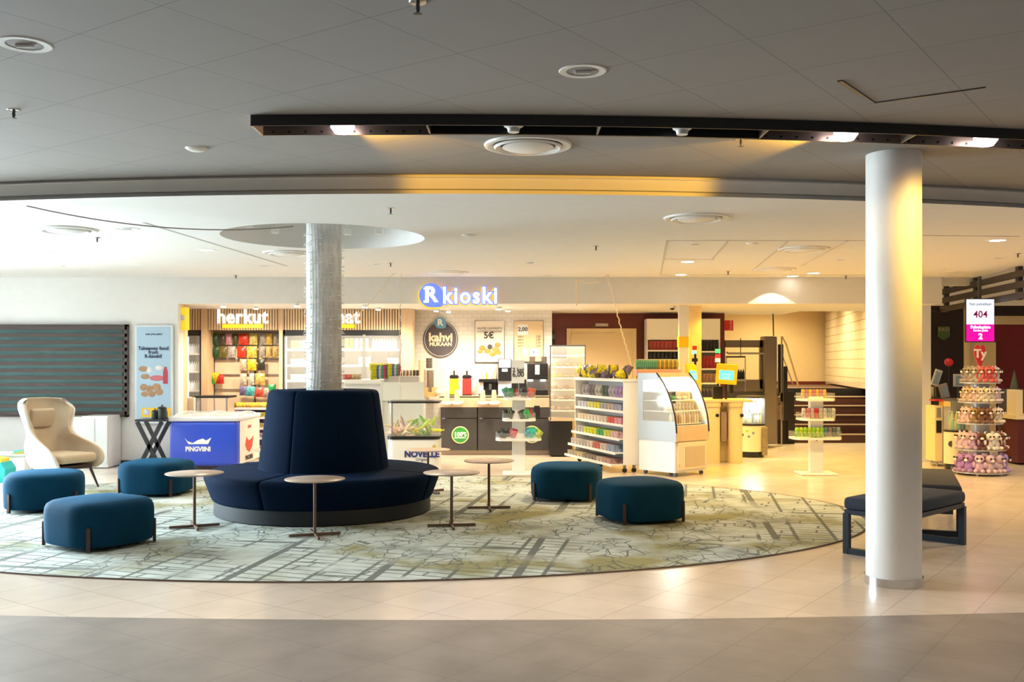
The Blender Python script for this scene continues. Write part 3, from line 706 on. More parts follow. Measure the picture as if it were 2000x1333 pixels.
# ---------------------------------------------------------------- wall fridges
GASK = mat('fridge_black', (.02, .02, .024), .35)
LEDC = mat('fridge_led', (1, 1, 1), .5, emit=(.92, .96, 1), es=1.7)
BACKF = mat('fridge_back', (.30, .30, .29), .5)
def fridge(px0, px1, ptop, pbot, d, shelves, lab, doors=1, back=BACKF, led=True):
    t = thing('drinks_fridge', lab, 'fridge', (X((px0 + px1) / 2, d), d, 0)); dp = .55
    x0, x1, z1 = X(px0, d), X(px1, d), Z(ptop, d)
    m = MB(); m.box(x0, x0 + .03, d, d + dp, 0, z1); m.box(x1 - .03, x1, d, d + dp, 0, z1); m.box(x0, x1, d, d + dp, z1 - .1, z1); m.box(x0, x1, d, d + dp, 0, .18); m.obj('cabinet', GASK, t)
    MB().box(x0 + .03, x1 - .03, d + dp - .03, d + dp, .18, z1 - .1).obj('rear_panel', back, t)
    for k, py in enumerate(shelves):
        MB().box(x0 + .03, x1 - .03, d + .04, d + dp - .03, Z(py, d) - .02, Z(py, d)).obj('shelf', WSTEEL, t)
        MB().box(x0 + .03, x1 - .03, d + .035, d + .045, Z(py, d) - .035, Z(py, d) + .002).obj('price_rail', INKW, t)
    if led:
        MB().box(x0 + .04, x0 + .055, d + .03, d + .05, .25, z1 - .12).obj('light_strip', LEDC, t)
    w_ = (x1 - x0) / doors
    for k in range(doors):
        f = MB(); a, b = x0 + w_ * k, x0 + w_ * (k + 1)
        f.box(a, a + .022, d - .02, d, .18, z1 - .08); f.box(b - .022, b, d - .02, d, .18, z1 - .08); fo = f.obj('door', GREYM if doors > 1 else GASK, t); MB().box(x0 + w_ * k + .02, x0 + w_ * (k + 1) - .02, d - .012, d - .006, .2, z1 - .1).obj('glass', GLASS, fo)
    return t
fridge(361, 394, 645, 890, dz, [690, 725, 762, 800, 840], 'narrow drinks fridge at the far left under the slatted header')
fridge(553, 630, 645, 890, dz, [682, 713, 743, 775, 815], 'tall lit fridge left of the wrapped column, with milk and juice')
fridge(640, 783, 645, 890, dz, [682, 713, 743, 775, 815], 'wide two door lit fridge right of the wrapped column', 2)
for d_x in (-4.6, -3.25, -2.6, -2.3):
    pass
area('fridge_lamp', (X(600, dz), dz + .1, 2.08), (math.radians(-15), 0, 0), .5, .05, 2, (.95, .98, 1))
area('fridge_lamp', (X(712, dz), dz + .1, 2.08), (math.radians(-15), 0, 0), 1.0, .05, 3, (.95, .98, 1))
WB = (.80, .82, .80)
def rowput(G, px0, px1, n, py, d, cols, lab, cat, grp, jit=.0, sc=1, rz=0):
    for k in range(n):
        px = px0 + (px1 - px0) * (k + .5) / n
        G.put((X(px, d) + random.uniform(-jit, jit), d, Z(py, d)), cols[k % len(cols)] if not callable(cols) else cols(k), lab + ', ' + nth(k, n), cat, grp, rz, sc)
for py in (690, 725, 762, 800): rowput(BOTTLE, 364, 391, 6, py, dz + .12, [WB, (.7, .75, .8)], 'small white bottle standing in the narrow far left fridge, %s shelf' % {690: 'top', 725: 'second', 762: 'third', 800: 'fourth'}[py], 'bottle', 'bottles in the narrow left fridge, shelf %d' % py, sc=.72)
for py, cs, G, nm, sc in [(682, [(.75, .7, .12), (.75, .7, .12), (.75, .78, .3), (.85, .85, .8), (.85, .8, .7)], CARTON, 'carton', .8), (713, [(.85, .82, .76), (.82, .62, .4), (.8, .8, .8)], TUB, 'tub', 1.2), (743, [(.8, .78, .65)], TUB, 'tub', 1.2), (775, [(.78, .6, .12), (.85, .75, .5), (.75, .72, .6)], CARTON, 'carton', .75)]:
    rowput(G, 568, 628, 8, py, dz + .14, cs, '%s on the %s shelf of the tall fridge' % (nm, {682: 'top', 713: 'second', 743: 'third', 775: 'fourth'}[py]), nm, '%ss in the tall fridge, shelf %d' % (nm, py), sc=sc)
rowput(CARTON, 673, 721, 5, 682, dz + .14, [(.72, .74, .05), (.72, .74, .05), (.85, .83, .8), (.82, .7, .62), (.85, .8, .74)], 'carton in the left half of the wide fridge', 'carton', 'cartons, wide fridge left door', sc=1.0)
rowput(BOTTLE, 727, 776, 9, 682, dz + .14, [(.82, .70, .55), (.85, .62, .3), (.8, .7, .75)], 'juice bottle in the right half of the wide fridge', 'bottle', 'juice bottles, wide fridge right door', sc=.85)
rowput(BOXP, 703, 722, 2, 712, dz + .14, [(.85, .85, .85)], 'white packet on the second shelf by the fridge door bar', 'packet', 'white packets in wide fridge', sc=1.3)
rowput(TUB, 758, 778, 3, 712, dz + .14, [(.85, .8, .9)], 'lilac tub at the right of the second fridge shelf', 'tub', 'lilac tubs', sc=1.3)
tag(MB().pbox(728, 757, 688, 711, dz + .2, .2, .01).obj('display_screen', BLACK), 'black screen panel inside the right half of the wide fridge', 'screen')
# ---------------------------------------------------------------- snack wall with pegs
t = thing('snack_wall', 'oak peg wall hung with crisp and candy bags under the word herkut', 'wall display', (X(475, 17.6), 17.6, 0))
MB().pbox(405, 546, 645, 905, 17.62, .06).obj('back_panel', mat('pegboard_oak', (.80, .62, .44), .5, var=.08), t)
for py in (649, 674, 702, 731, 760): MB().pbox(408, 545, py, py + 1.6, 17.58, .03).obj('peg_rail', GREYM, t)
for px in (417, 497): MB().pbox(px, px + 1.6, 700, 850, 17.585, .03).obj('upright', BLACK, t)
for py in (840, 866): MB().pbox(408, 542, py, py + 5, 17.2, .35).obj('shelf', WSTEEL, t)
G_, DG, PK, RD, YL, GY = (.06, .16, .05), (.03, .09, .03), (.75, .35, .45), (.75, .05, .02), (.85, .55, .03), (.40, .36, .30)
bags = [(652, [(410, 427, DG, 'dark green'), (428, 441, (.10, .07, .04), 'dark brown'), (441, 453, PK, 'pink and white'), (454, 465, (.08, .08, .03), 'black and yellow'), (466, 486, RD, 'red'), (487, 503, (.72, .62, .2), 'yellow and grey'), (508, 520, GY, 'grey gold'), (520, 532, (.75, .5, .1), 'golden'), (534, 545, GY, 'grey gold')]),
        (677, [(410, 428, DG, 'dark green'), (428, 444, (.2, .15, .03), 'black and gold'), (445, 460, (.55, .48, .45), 'pale pink'), (463, 481, RD, 'red'), (482, 502, (.78, .6, .1), 'yellow'), (506, 518, GY, 'grey gold'), (519, 531, (.6, .42, .15), 'golden'), (532, 545, (.6, .45, .15), 'golden')]),
        (702, [(468, 482, (.72, .55, .4), 'beige'), (483, 501, (.85, .66, .03), 'bright yellow'), (503, 518, (.04, .035, .03), 'black')]),
        (730, [(468, 482, (.72, .62, .5), 'cream'), (487, 497, (.8, .78, .7), 'white'), (498, 518, (.85, .55, .15), 'orange')])]
rn = {652: 'top', 677: 'second', 702: 'third', 730: 'fourth'}
for py, row in bags:
    for i, (a, b, col, nm) in enumerate(row):
        wpx = b - a; BAG.put((X((a + b) / 2, 17.5), 17.5, Z(py + 22, 17.5)), col, '%s snack bag hanging in the %s row, %s' % (nm, rn[py], 'at the left end' if i == 0 else 'beside the %s bag' % row[i - 1][3]), 'snack bag', 'snack bags on the herkut wall', 0, (wpx / F * 17.5 / .16, 1.2, .2 / .24))
for a, b, py, col, nm in [(407, 417, 750, (.05, .4, .03), 'green'), (417, 425, 747, (.7, .6, .02), 'yellow green'), (424, 435, 750, (.75, .04, .02), 'red')]:
    CANDY.put((X((a + b) / 2, 17.45), 17.45, Z(py, 17.45)), col, '%s candy bag in the small cluster at the left of the herkut wall' % nm, 'candy bag', None, 0, (1.0, 1, 1.2))
for a, b, py, col, nm in [(470, 482, 773, (.22, .18, .42), 'violet'), (482, 497, 774, (.1, .6, .6), 'turquoise'), (499, 514, 776, (.8, .1, .06), 'red'), (515, 526, 777, (.6, .45, .35), 'brown and white'), (526, 537, 770, (.03, .5, .15), 'green')]:
    CANDY.put((X((a + b) / 2, 17.45), 17.45, Z(py, 17.45)), col, '%s candy bag in the lowest hanging row of the herkut wall' % nm, 'candy bag', None, 0, (1.0 * (b - a) / 12, 1, 1.2))
# shelf of yellow bags between freezer and sofa
t = thing('display_shelf', 'white shelf unit with yellow snack bags between the freezer and the sofa', 'shelf', (X(505, 16.9), 16.9, 0))
for py in (797, 815, 836, 855, 880): MB().pbox(458, 528, py, py + 4, 16.7, .4).obj('shelf', WSTEEL, t)
MB().pbox(458, 528, 797, 896, 17.1, .03).obj('rear_panel', mat('purple_back', (.10, .06, .2), .6), t)
for k in range(10):
    BAG.put((X(464 + k * 6.6, 16.85), 16.85, Z(797, 16.85)), random.choice([(.85, .5, .03), (.85, .62, .05), (.8, .42, .1)]), 'yellow snack bag lying on the top shelf behind the freezer, ' + nth(k, 10), 'snack bag', 'yellow bags behind the freezer', random.uniform(-.3, .3), (.7, 2.2, .38))
for j, py in enumerate((815, 836, 855, 880)):
    for k in range(3):
        px = 505 + k * 8; BOXP.put((X(px, 16.75), 16.75, Z(py, 16.75)), [(.8, .65, .1), (.75, .6, .2), (.7, .5, .55), (.75, .4, .35)][j], 'packet on the %s shelf beside the sofa backrest, ' % ['second', 'third', 'fourth', 'lowest'][j] + nth(k, 3), 'packet', 'packets beside sofa shelf %d' % j, 0, .8)
# hot food case behind the freezer: white box, black topped glass case
tag(MB().pbox(321, 362, 777, 840, 16.3, .35, .01).obj('white_bin', WPLA), 'plain white box behind the freezer, beside the black pots', 'box')
tag(MB().pbox(363, 379, 777, 830, 16.2, .1, .01).obj('holder', mat('beige_holder', (.7, .58, .48), .5)), 'beige card holder standing between the white box and glass case', 'holder')
t = thing('glass_case', 'low glass food case with a black top bar behind the freezer', 'display case', (X(412, 16.4), 16.4, 0))
MB().pbox(379, 446, 774, 778, 16.3, .5).obj('top', BLACK, t)
MB().pbox(380, 382.5, 777, 815, 16.3, .04).obj('post', GREYM, t); MB().pbox(441, 444, 777, 815, 16.3, .04).obj('post', GREYM, t)
MB().pbox(382, 441, 777, 815, 16.31, .008).obj('front_glass', GLASS, t); MB().pbox(380, 444, 812, 905, 16.32, .45).obj('cabinet', WPLA, t)
for k, c in enumerate([(.3, .28, .27), (.8, .5, .05), (.8, .55, .1), (.7, .4, .35), (.75, .35, .3), (.8, .75, .7)]):
    BUN.put((X(388 + k * 9.5, 16.5), 16.5, Z(812, 16.5) + .0), c, 'small food portion inside the low glass case, %s' % ['far left', 'second from left', 'third from left', 'third from right', 'second from right', 'far right'][k], 'food', None, 0, 1.3)
# ---------------------------------------------------------------- ice cream freezer
fz = thing('ice_cream_freezer', 'blue chest freezer with sliding glass lids and a white printed side', 'freezer', (-4.6, 15.45, 0))
fx0, fx1, fy0, fy1 = X(330, 14.85), X(464, 14.85), 14.85, 16.15
m = MB(); m.box(fx0, fx1, fy0, fy1, .06, .74, .06, 4); m.obj('body', BLUEP, fz, smooth=True)
m = MB(); m.box(fx0 - .02, fx1 + .02, fy0 - .02, fy1 + .02, .73, .80, .025, 3); m.obj('rim', mat('freezer_rim', (.66, .70, .76), .35), fz, smooth=True)
m = MB(); m.box(fx1 - .002, fx1 + .006, fy0 + .12, fy1 - .03, .08, .73); m.obj('side_panel', mat('side_print', (.82, .74, .66), .45), fz)
m = MB(); vs = []
for i in range(13):
    y = fy0 + .07 + (fy1 - fy0 - .14) * i / 12; z = .80 + .055 * math.sin(math.pi * i / 12)
    vs += [(fx0 + .06, y, z), (fx1 - .06, y, z)]
m.add(vs, [(2 * i, 2 * i + 1, 2 * i + 3, 2 * i + 2) for i in range(12)]); m.obj('glass_lid', mat('lid_glass', (.75, .78, .78), .1, alpha=.45), fz, smooth=True)
for xx in (fx0 + .03, fx1 - .07, (fx0 + fx1) / 2):
    m = MB(); vs = []
    for i in range(13):
        y = fy0 + .05 + (fy1 - fy0 - .1) * i / 12; z = .80 + .06 * math.sin(math.pi * i / 12); vs += [(xx, y, z), (xx + .04, y, z), (xx + .04, y, z - .02), (xx, y, z - .02)]
    m.add(vs, [(4 * i + a, 4 * i + (a + 1) % 4, 4 * i + 4 + (a + 1) % 4, 4 * i + 4 + a) for i in range(12) for a in range(4)]); m.obj('lid_frame', WPLA, fz)
lz = .42; lx = X(387, fy0)
text('brand_lettering', 'PINGVIINI', .095, (lx, fy0 - .004, Z(878, fy0)), INKW, fz, ext=.002, bold=.004, wscale=.9)
wave = [(lx - .20, Z(856, fy0)), (lx - .16, Z(862, fy0)), (lx - .08, Z(866, fy0)), (lx, Z(860, fy0)), (lx + .07, Z(857, fy0)), (lx + .12, Z(861, fy0)), (lx + .2, Z(855, fy0)), (lx + .15, Z(868, fy0)), (lx, Z(868, fy0)), (lx - .14, Z(868, fy0))]
MB().prism(wave, 'y', fy0 - .005, fy0 + .001).obj('snow_emblem', INKW, fz)
redm = mat('print_red', (.62, .08, .04), .5); blk = mat('print_black', (.05, .04, .04), .5)
sxp = fx1 + .006
MB().prism([(15.25, .35), (15.35, .26), (15.5, .22), (15.66, .30), (15.74, .46), (15.6, .42), (15.45, .40), (15.33, .47)], 'x', sxp, sxp + .003).obj('side_emblem', redm, fz)
t_ = text('side_lettering', 'PINGVIINI', .10, (sxp + .002, 15.48, .14), blk, fz, rz=math.pi / 2, ext=.002, bold=.003)
t_ = text('side_lettering', 'jäätelö', .07, (sxp + .002, 15.5, .62), redm, fz, rz=math.pi / 2, ext=.002)
for k in range(14):
    BOXP.put((fx0 + .15 + (k % 7) * .12, fy0 + .3 + (k // 7) * .55, .69 + .045), random.choice([(.7, .2, .1), (.5, .35, .7), (.75, .65, .4), (.3, .45, .7), (.7, .55, .5)]), 'ice cream packet in the %s row under the freezer lid, ' % ('front', 'back')[k // 7] + nth(k % 7, 7), 'ice cream packet', 'ice cream packets in the freezer', random.uniform(0, 3), (1, 1, .5))
# ---------------------------------------------------------------- glass cabinets and cashier desk behind the sofa
t = thing('service_counter', 'white perforated counter with frosted glass end behind the sofa backrest', 'counter', (X(750, 15.6), 15.6, 0))
MB().pbox(672, 744, 748, 905, 15.5, .6, .01).obj('body', WSTEEL, t)
MB().pbox(672, 744, 742, 750, 15.4, .75, .01).obj('top', WPLA, t)
MB().pbox(746, 826, 747, 783, 15.3, .03).obj('frosted_panel', FROST, t)
MB().pbox(744.5, 746.5, 745, 905, 15.3, .03).obj('upright', WSTEEL, t); MB().pbox(826, 828, 745, 905, 15.3, .03).obj('upright', WSTEEL, t)
MB().pbox(746, 826, 783, 905, 15.33, .5).obj('cabinet', mat('pale_green_grey', (.66, .70, .66), .5), t)
MB().pbox(750, 818, 735, 747, 15.6, .35, .01).obj('shelf_box', mat('grey_box', (.5, .47, .45), .5), t)
cands = [(.75, .6, .1), (.7, .75, .05), (.7, .15, .15), (.1, .25, .55), (.05, .4, .25), (.75, .25, .45), (.75, .7, .65), (.35, .1, .4)]
for k in range(13):
    px = 728 + k * 4.0
    BAG.put((X(px, 15.45), 15.45 + .02 * k, Z(742 - k * .3, 15.45)), [(.7, .75, .02), (.72, .7, .02), (.05, .2, .5), (.75, .7, .7), (.05, .45, .25), (.7, .05, .2), (.1, .1, .12)][k % 7], 'colourful packet leaning on the counter behind the sofa, ' + nth(k, 13), 'packet', 'leaning packets on the counter', .5, (.45, .6, .9))
for k in range(6): CANDY.put((X(729 + k * 6.5, 15.9), 15.9, Z(724, 15.9)), (.75, .7, .03) if k < 4 else (.65, .4, .1), 'candy bag on the small white rack above the counter, ' + nth(k, 6), 'candy bag', 'yellow bags over the counter', 0, (.9, 1, .8))
tag(MB().pbox(726, 768, 724, 735, 15.85, .2, .005).obj('rack', WSTEEL), 'small white rack holding the yellow candy bags', 'rack')
for k in range(4): CANDY.put((X(676 + k * 8, 15.5), 15.5, Z(742, 15.5)), [(.75, .15, .12), (.75, .2, .15), (.7, .5, .25), (.7, .55, .35)][k], '%s bag on the counter just right of the wrapped column' % ['bright red', 'red', 'golden', 'beige'][k], 'candy bag', None, 0, (.7, 1, .6))
for k in range(8): CAN.put((X(770 + k * 6.5, 15.75), 15.75, Z(735, 15.75)), random.choice([(.6, .45, .4), (.5, .45, .42), (.15, .1, .08), (.6, .3, .25)]), 'small jar on top of the grey box over the frosted panel, ' + nth(k, 8), 'jar', 'jars over the frosted panel', 0, (.7, .7, .6))
# square ice cream cabinet with curved glass and Novelle print
t = thing('promotion_cooler', 'square promotion cooler with clear top half and Novelle print on white', 'cooler', (X(806, 13.6), 13.6, 0))
d0 = 14.3
def rrect(px0, px1, d, dep, c=.1, n=6):
    x0, x1 = X(px0, d), X(px1, d); out = []
    for cx, cy, a in ((x1 - c, d + dep - c, 0), (x0 + c, d + dep - c, 90), (x0 + c, d + c, 180), (x1 - c, d + c, 270)):
        for k in range(n + 1): t_ = math.radians(a + 90 * k / n); out.append((cx + c * math.cos(t_), cy + c * math.sin(t_)))
    return out
MB().prism(rrect(756, 857, d0, .62), 'z', .04, Z(856, d0)).obj('body', mat('cooler_white', (.80, .80, .78), .35), t)
MB().prism(rrect(755, 858, d0 - .01, .64), 'z', Z(859, d0), Z(853, d0)).obj('rim', BLACK, t)
MB().prism(rrect(756, 858, d0 - .01, .64), 'z', Z(788, d0), Z(784.5, d0)).obj('top_rim', BLACK, t)
rr = rrect(757, 856, d0, .62); vs = [(x, y, Z(853, d0)) for x, y in rr] + [(x, y, Z(788, d0)) for x, y in rr]; n = len(rr)
MB().add(vs, [(k, (k + 1) % n, n + (k + 1) % n, n + k) for k in range(n)]).obj('glass_wall', GLASS, t, recalc=False)
MB().pbox(764.5, 767, 788, 856, d0 + .0, .02).obj('post', GREYM, t)
text('brand_lettering', 'NOVELLE', .12, (X(824, d0), d0 - .004, Z(888, d0)), mat('print_blue', (.03, .04, .22), .5), t, ext=.003, bold=.006)
MB().prism([(X(824, d0) + .14 * math.cos(a), Z(883, d0) + .06 * math.sin(a)) for a in [math.pi * j / 12 for j in range(13)]] + [(X(824, d0) + .12 * math.cos(a), Z(883, d0) + .03 * math.sin(a)) for a in [math.pi * (12 - j) / 12 for j in range(13)]], 'y', d0 - .004, d0).obj('emblem_arc', mat('print_teal', (.05, .25, .4), .5), t)
text('brand_lettering', 'Original', .06, (X(824, d0), d0 - .004, Z(898, d0)), mat('print_grey', (.2, .2, .25), .5), t, ext=.002, shear=.3)
for px, py in ((848, 873), (795, 888)): MB().prism(disc_pts(X(px, d0), Z(py, d0), .026, 20), 'y', d0 - .004, d0).obj('print_dot', mat('print_gold', (.6, .45, .05), .5), t)
for k in range(46):
    y = d0 + random.uniform(.1, .5); px = random.uniform(770, 850); h = max(0, 1 - abs(px - 830) / 55)
    col = random.choice([(.75, .78, .02), (.55, .8, .02), (.8, .7, .02), (.3, .75, .03)]) if px > 800 else random.choice([(.75, .45, .3), (.7, .5, .45), (.75, .6, .3)])
    wh = '%s bottle in the %s of the heap in the clear promotion cooler' % (hue(col) if px > 800 else 'tan', 'left part' if px < 800 else 'middle' if px < 828 else 'right part')
    BOTTLE.put((X(px, y), y, Z(856, d0) + random.uniform(0, .12 + .16 * h)), col, wh, 'bottle', wh, random.uniform(0, 6), .8).rotation_euler = (random.uniform(.5, 1.6), 0, random.uniform(0, 6))
tag(MB().cyl((X(806, d0), d0 + .3, .0), (X(806, d0), d0 + .3, .04), .2).obj('cooler_foot', BLACK), 'black round foot under the promotion cooler', 'foot')
# ---------------------------------------------------------------- coffee corner
dc = 17.3; dw = 17.9
t = thing('coffee_sign', 'round dark sign kahvi mukaan with a blue R badge on the tiled wall', 'sign', (X(861, dw), dw, Z(697, dw)))
cx, cz0, r = X(861, dw), Z(663, dw), 33.5 / F * dw
SG = mat('sign_slate', (.085, .07, .085), .5, var=.1)
MB().prism(disc_pts(cx, cz0, r, 48, 1, 1.05), 'y', dw - .04, dw).obj('disc', SG, t)
m = MB(); n = 48; vs = []
for k in range(n):
    a = 2 * math.pi * k / n
    for q in (.93, .95): vs.append((cx + r * q * math.cos(a), dw - .042, cz0 + r * 1.05 * q * math.sin(a)))
m.add(vs, [(2 * k, 2 * k + 1, (2 * k + 3) % (2 * n), (2 * k + 2) % (2 * n)) for k in range(n)]); m.obj('ring_line', INKW, t)
MB().prism(bub(X(860, dw), Z(631, dw), .105), 'y', dw - .055, dw - .04).obj('badge', mat('badge_blue', (.12, .32, .5), .4), t)
text('badge_letter', 'R', .16, (X(860, dw), dw - .06, Z(631, dw)), INKW, t, bold=.006)
text('lettering', 'kahvi', .21, (cx, dw - .045, Z(660, dw)), mat('ink_cream', (.85, .72, .52), .5), t, bold=.008)
text('lettering', 'MUKAAN', .095, (cx, dw - .045, Z(673, dw)), mat('ink_cream', (.85, .72, .52), .5), t, bold=.004)
POST = mat('poster_paper', (.84, .76, .66), .5)
def poster(px0, px1, py0, py1, d, lab, m_=POST, fr=CHROME):
    t = thing('poster', lab, 'poster', (X((px0 + px1) / 2, d), d, Z(py1, d)))
    MB().pbox(px0, px1, py0, py1, d - .03, .03).obj('frame', fr, t); MB().pbox(px0 + 1.6, px1 - 1.6, py0 + 1.6, py1 - 1.6, d - .034, .004).obj('sheet', m_, t); return t
GOLD = mat('print_golden', (.62, .36, .08), .5, var=.4, vs=40); INK = TEXTD
t = poster(927, 986, 626, 709, dw, 'framed poster with golden pastries and the price 5 euro')
text('headline', 'VALITSE 2 JA MAISTU', .05, (X(956, dw), dw - .036, Z(642, dw)), INK, t)
text('headline', 'SUUSSASI 2 KAHVIN', .05, (X(956, dw), dw - .036, Z(648, dw)), INK, t)
text('price', '5€', .16, (X(955, dw), dw - .036, Z(656, dw)), INK, t, bold=.004)
for px, py, r in ((942, 680, .055), (952, 686, .055), (968, 683, .06), (972, 674, .05), (938, 687, .045), (962, 692, .055), (973, 689, .05)):
    MB().ball((X(px, dw), dw - .035, Z(py, dw)), r, 1.1, .12, .85).obj('pastry_print', GOLD, t, smooth=True)
MB().prism(disc_pts(X(957, dw), Z(678, dw), .045, 20), 'y', dw - .046, dw - .036).obj('cup_print', SG, t)
t = poster(1003, 1062, 626, 708, dw, 'framed beige price list poster with a coffee cup, right of the pastry poster', mat('poster_tan', (.76, .56, .34), .5))
MB().pbox(1011, 1031, 634, 654, dw - .038, .004).obj('price_patch', INKW, t)
text('price', '2,00', .1, (X(1021, dw), dw - .042, Z(644, dw)), INK, t, bold=.002)
for k in range(4):
    text('menu_line', 'kahvi', .05, (X(1017, dw), dw - .036, Z(658 + k * 6, dw)), INK, t); text('menu_line', '2,50', .05, (X(1051, dw), dw - .036, Z(658 + k * 6, dw)), INK, t)
MB().pbox(1022, 1030, 681, 695, dw - .038, .004).obj('cup_print', INKW, t); MB().pbox(1035, 1053, 682, 696, dw - .038, .004).obj('price_patch', INKW, t)
text('price', '3,-', .08, (X(1044, dw), dw - .042, Z(689, dw)), INK, t)
WTOP = mat('beige_worktop', (.66, .50, .34), .35, var=.05)
ct = thing('coffee_counter', 'long charcoal coffee counter with beige worktop and green round stickers', 'counter', (X(985, dc), dc, 0))
edges = [(860, 932), (933, 1003), (1004, 1073)]
for a, b in edges:
    dwr = MB().pbox(a + .5, b - .5, 796, 817, dc + .0, .5).obj('drawer', DARK, ct)
    MB().pbox(a + .5, b - .5, 818.5, 880, dc, .5).obj('cabinet_door', DARK, ct)
    MB().pbox(a + 3, a + 9, 817, 819, dc - .02, .02).obj('handle', GREYM, dwr)
MB().pbox(860, 1073, 817, 819, dc + .02, .45).obj('shadow_gap', BLACK, ct)
MB().pbox(858, 1073, 775, 796, dc - .0, .03).obj('worktop_front', WTOP, ct)
MB().box(X(858, dc), X(1073, dc), dc, dw - .004, Z(777, dc), Z(775, dc) + .01).obj('worktop', WTOP, ct)
MB().pbox(860, 1073, 880, 892, dc + .06, .4).obj('plinth', mat('plinth_beige', (.45, .36, .28), .5), ct)
MB().pbox(1043, 1054, 793, 815, dc - .006, .01).obj('waste_slot', BLACK, ct)
for px, py in ((899, 850), (1039, 849)):
    s = MB().prism(disc_pts(X(px, dc), Z(py, dc), 17 / F * dc, 40), 'y', dc - .008, dc).obj('sticker', mat('sticker_cream', (.80, .72, .42), .5), ct)
    MB().prism(disc_pts(X(px, dc), Z(py, dc), 14.8 / F * dc, 40), 'y', dc - .011, dc - .008).obj('sticker_face', mat('sticker_green', (.04, .33, .06), .5), s)
    text('sticker_text', '100%', .10, (X(px, dc), dc - .013, Z(py - 1, dc)), INKW, s, ext=.002, bold=.005); text('sticker_text', 'KOTIMAISTA', .035, (X(px, dc), dc - .013, Z(py + 5.5, dc)), INKW, s, ext=.002, bold=.002)
zt = Z(775, dc) + .01
def on(px, d): return (X(px, d), d, zt)
# cup dispensers leaning out of the front edge
def cupdisp():
    o = MB().lathe([(.001, -.02), (.085, -.02), (.10, 0), (.098, .015), (.06, .02), (.001, .02)], 24).obj('cup_dispenser', WPLA, None, smooth=True)
    MB().lathe([(.001, .02), (.05, .02), (.04, .20), (.036, .24), (.001, .24)], 20).obj('cups', mat('paper_cup', (.80, .66, .48), .6), o, world=False, smooth=True); return o
CD = Goods(cupdisp)
for px, lab in ((873, 'leftmost cone shaped cup dispenser on the counter front, before the yellow flask'), (893, 'cup dispenser between the yellow and the red flask on the counter front'), (943, 'cup dispenser in front of the left coffee machine'), (965, 'cup dispenser nearest the candy stand on the counter front')):
    o = CD.put((X(px, dc - .03), dc - .035, Z(789, dc)), (1, 1, 1), lab, 'cup dispenser', 'cup dispensers'); o.rotation_euler = (math.radians(14), 0, 0)
# syrup flasks
def flask():
    o = MB().lathe([(.001, 0), (.078, 0), (.082, .01), (.082, .05), (.08, .26), (.074, .30), (.001, .30)], 28).obj('drink_flask', PLAIN, None, smooth=True)
    MB().lathe([(.075, .30), (.082, .305), (.082, .345), (.06, .365), (.001, .365)], 28).obj('lid', BLACK, o, world=False, smooth=True)
    MB().cyl((0, 0, .36), (0, 0, .43), .014, n=12).obj('pump', BLACK, o, world=False); MB().cyl((-.03, 0, .42), (.01, 0, .45), .018, n=12).obj('pump_head', GREYM, o, world=False)
    MB().cyl((0, 0, -.001), (0, 0, .02), .084, n=28).obj('foot_ring', BLACK, o, world=False)
    MB().tube([(.08, 0, .34), (.105, 0, .32), (.10, 0, .27), (.08, 0, .26)], .006).obj('handle', BLACK, o, world=False); return o
FK = Goods(flask); dq = 17.55
FK.put(on(887, dq), (.85, .60, .01), 'yellow drink flask with a black pump lid on the coffee counter', 'flask'); FK.put(on(912, dq), (.75, .03, .03), 'red drink flask with a black pump lid on the coffee counter', 'flask')
def part(t, nm, a, b, c, e, d, dep, mt, bev=0): return MB().pbox(a, b, c, e, d, dep, bev).obj(nm, mt, t)
t = thing('coffee_machine', 'low black and steel coffee machine between the red flask and the tall machine', 'coffee machine', on(952, dq))
part(t, 'body', 935, 972, 741, 747, dq, .3, BLACK); part(t, 'tray', 935, 972, 770, 774, dq, .3, BLACK); part(t, 'housing', 944, 972, 747, 770, dq + .1, .2, BLACK); part(t, 'side', 935, 944, 747, 770, dq + .05, .2, WPLA); part(t, 'nozzle', 955, 960, 750, 762, dq + .03, .06, CHROME)
for k, c in enumerate([(.85, .75, .5), (.85, .6, .05), (.85, .8, .65), (.8, .7, .5)]): BOTTLE.put((X(941 + k * 9, dq), dq + .15, Z(741, dq)), c, '%s syrup bottle on top of the low coffee machine' % ['cream', 'yellow', 'white', 'beige'][k], 'bottle', None, 0, .6)
t = thing('coffee_machine', 'tall black coffee machine with a bright white screen', 'coffee machine', on(986, dq))
part(t, 'body', 973, 999, 701, 745, dq, .35, BLACK, .01); part(t, 'screen', 974.5, 997, 703, 718, dq - .01, .01, mat('screen_white', (1, 1, 1), .4, emit=(.9, .93, 1), es=1.6)); part(t, 'display', 980.5, 991, 721, 726, dq - .01, .01, mat('screen_white', (1, 1, 1)))
part(t, 'lower_housing', 973, 999, 745, 775, dq + .05, .3, mat('pale_blue_panel', (.55, .6, .75), .3)); part(t, 'side_panel', 999, 1028, 742, 775, dq + .05, .3, BLACK)
t = thing('coffee_machine', 'black double bean coffee machine with two clear hoppers', 'coffee machine', on(1050, dq))
part(t, 'body', 1030, 1070, 710, 742, dq, .35, BLACK, .01); part(t, 'base', 1045, 1070, 763, 778, dq - .03, .35, BLACK); part(t, 'rear', 1030, 1070, 742, 765, dq + .12, .2, CHROME); part(t, 'label_plate', 1045, 1054, 713, 732, dq - .01, .01, mat('plate_grey', (.5, .5, .58), .3))
for px in (1040, 1063): MB().cyl((X(px, dq), dq + .12, Z(710, dq)), (X(px, dq), dq + .12, Z(697, dq)), .05, .055, 20).obj('bean_hopper', mat('smoked_glass', (.12, .09, .07), .1, alpha=.75), t, smooth=True)
for px in (1036, 1061): MB().pbox(px - 5, px + 5, 742, 745, dq - .01, .02).obj('light_bar', LEDC, t)
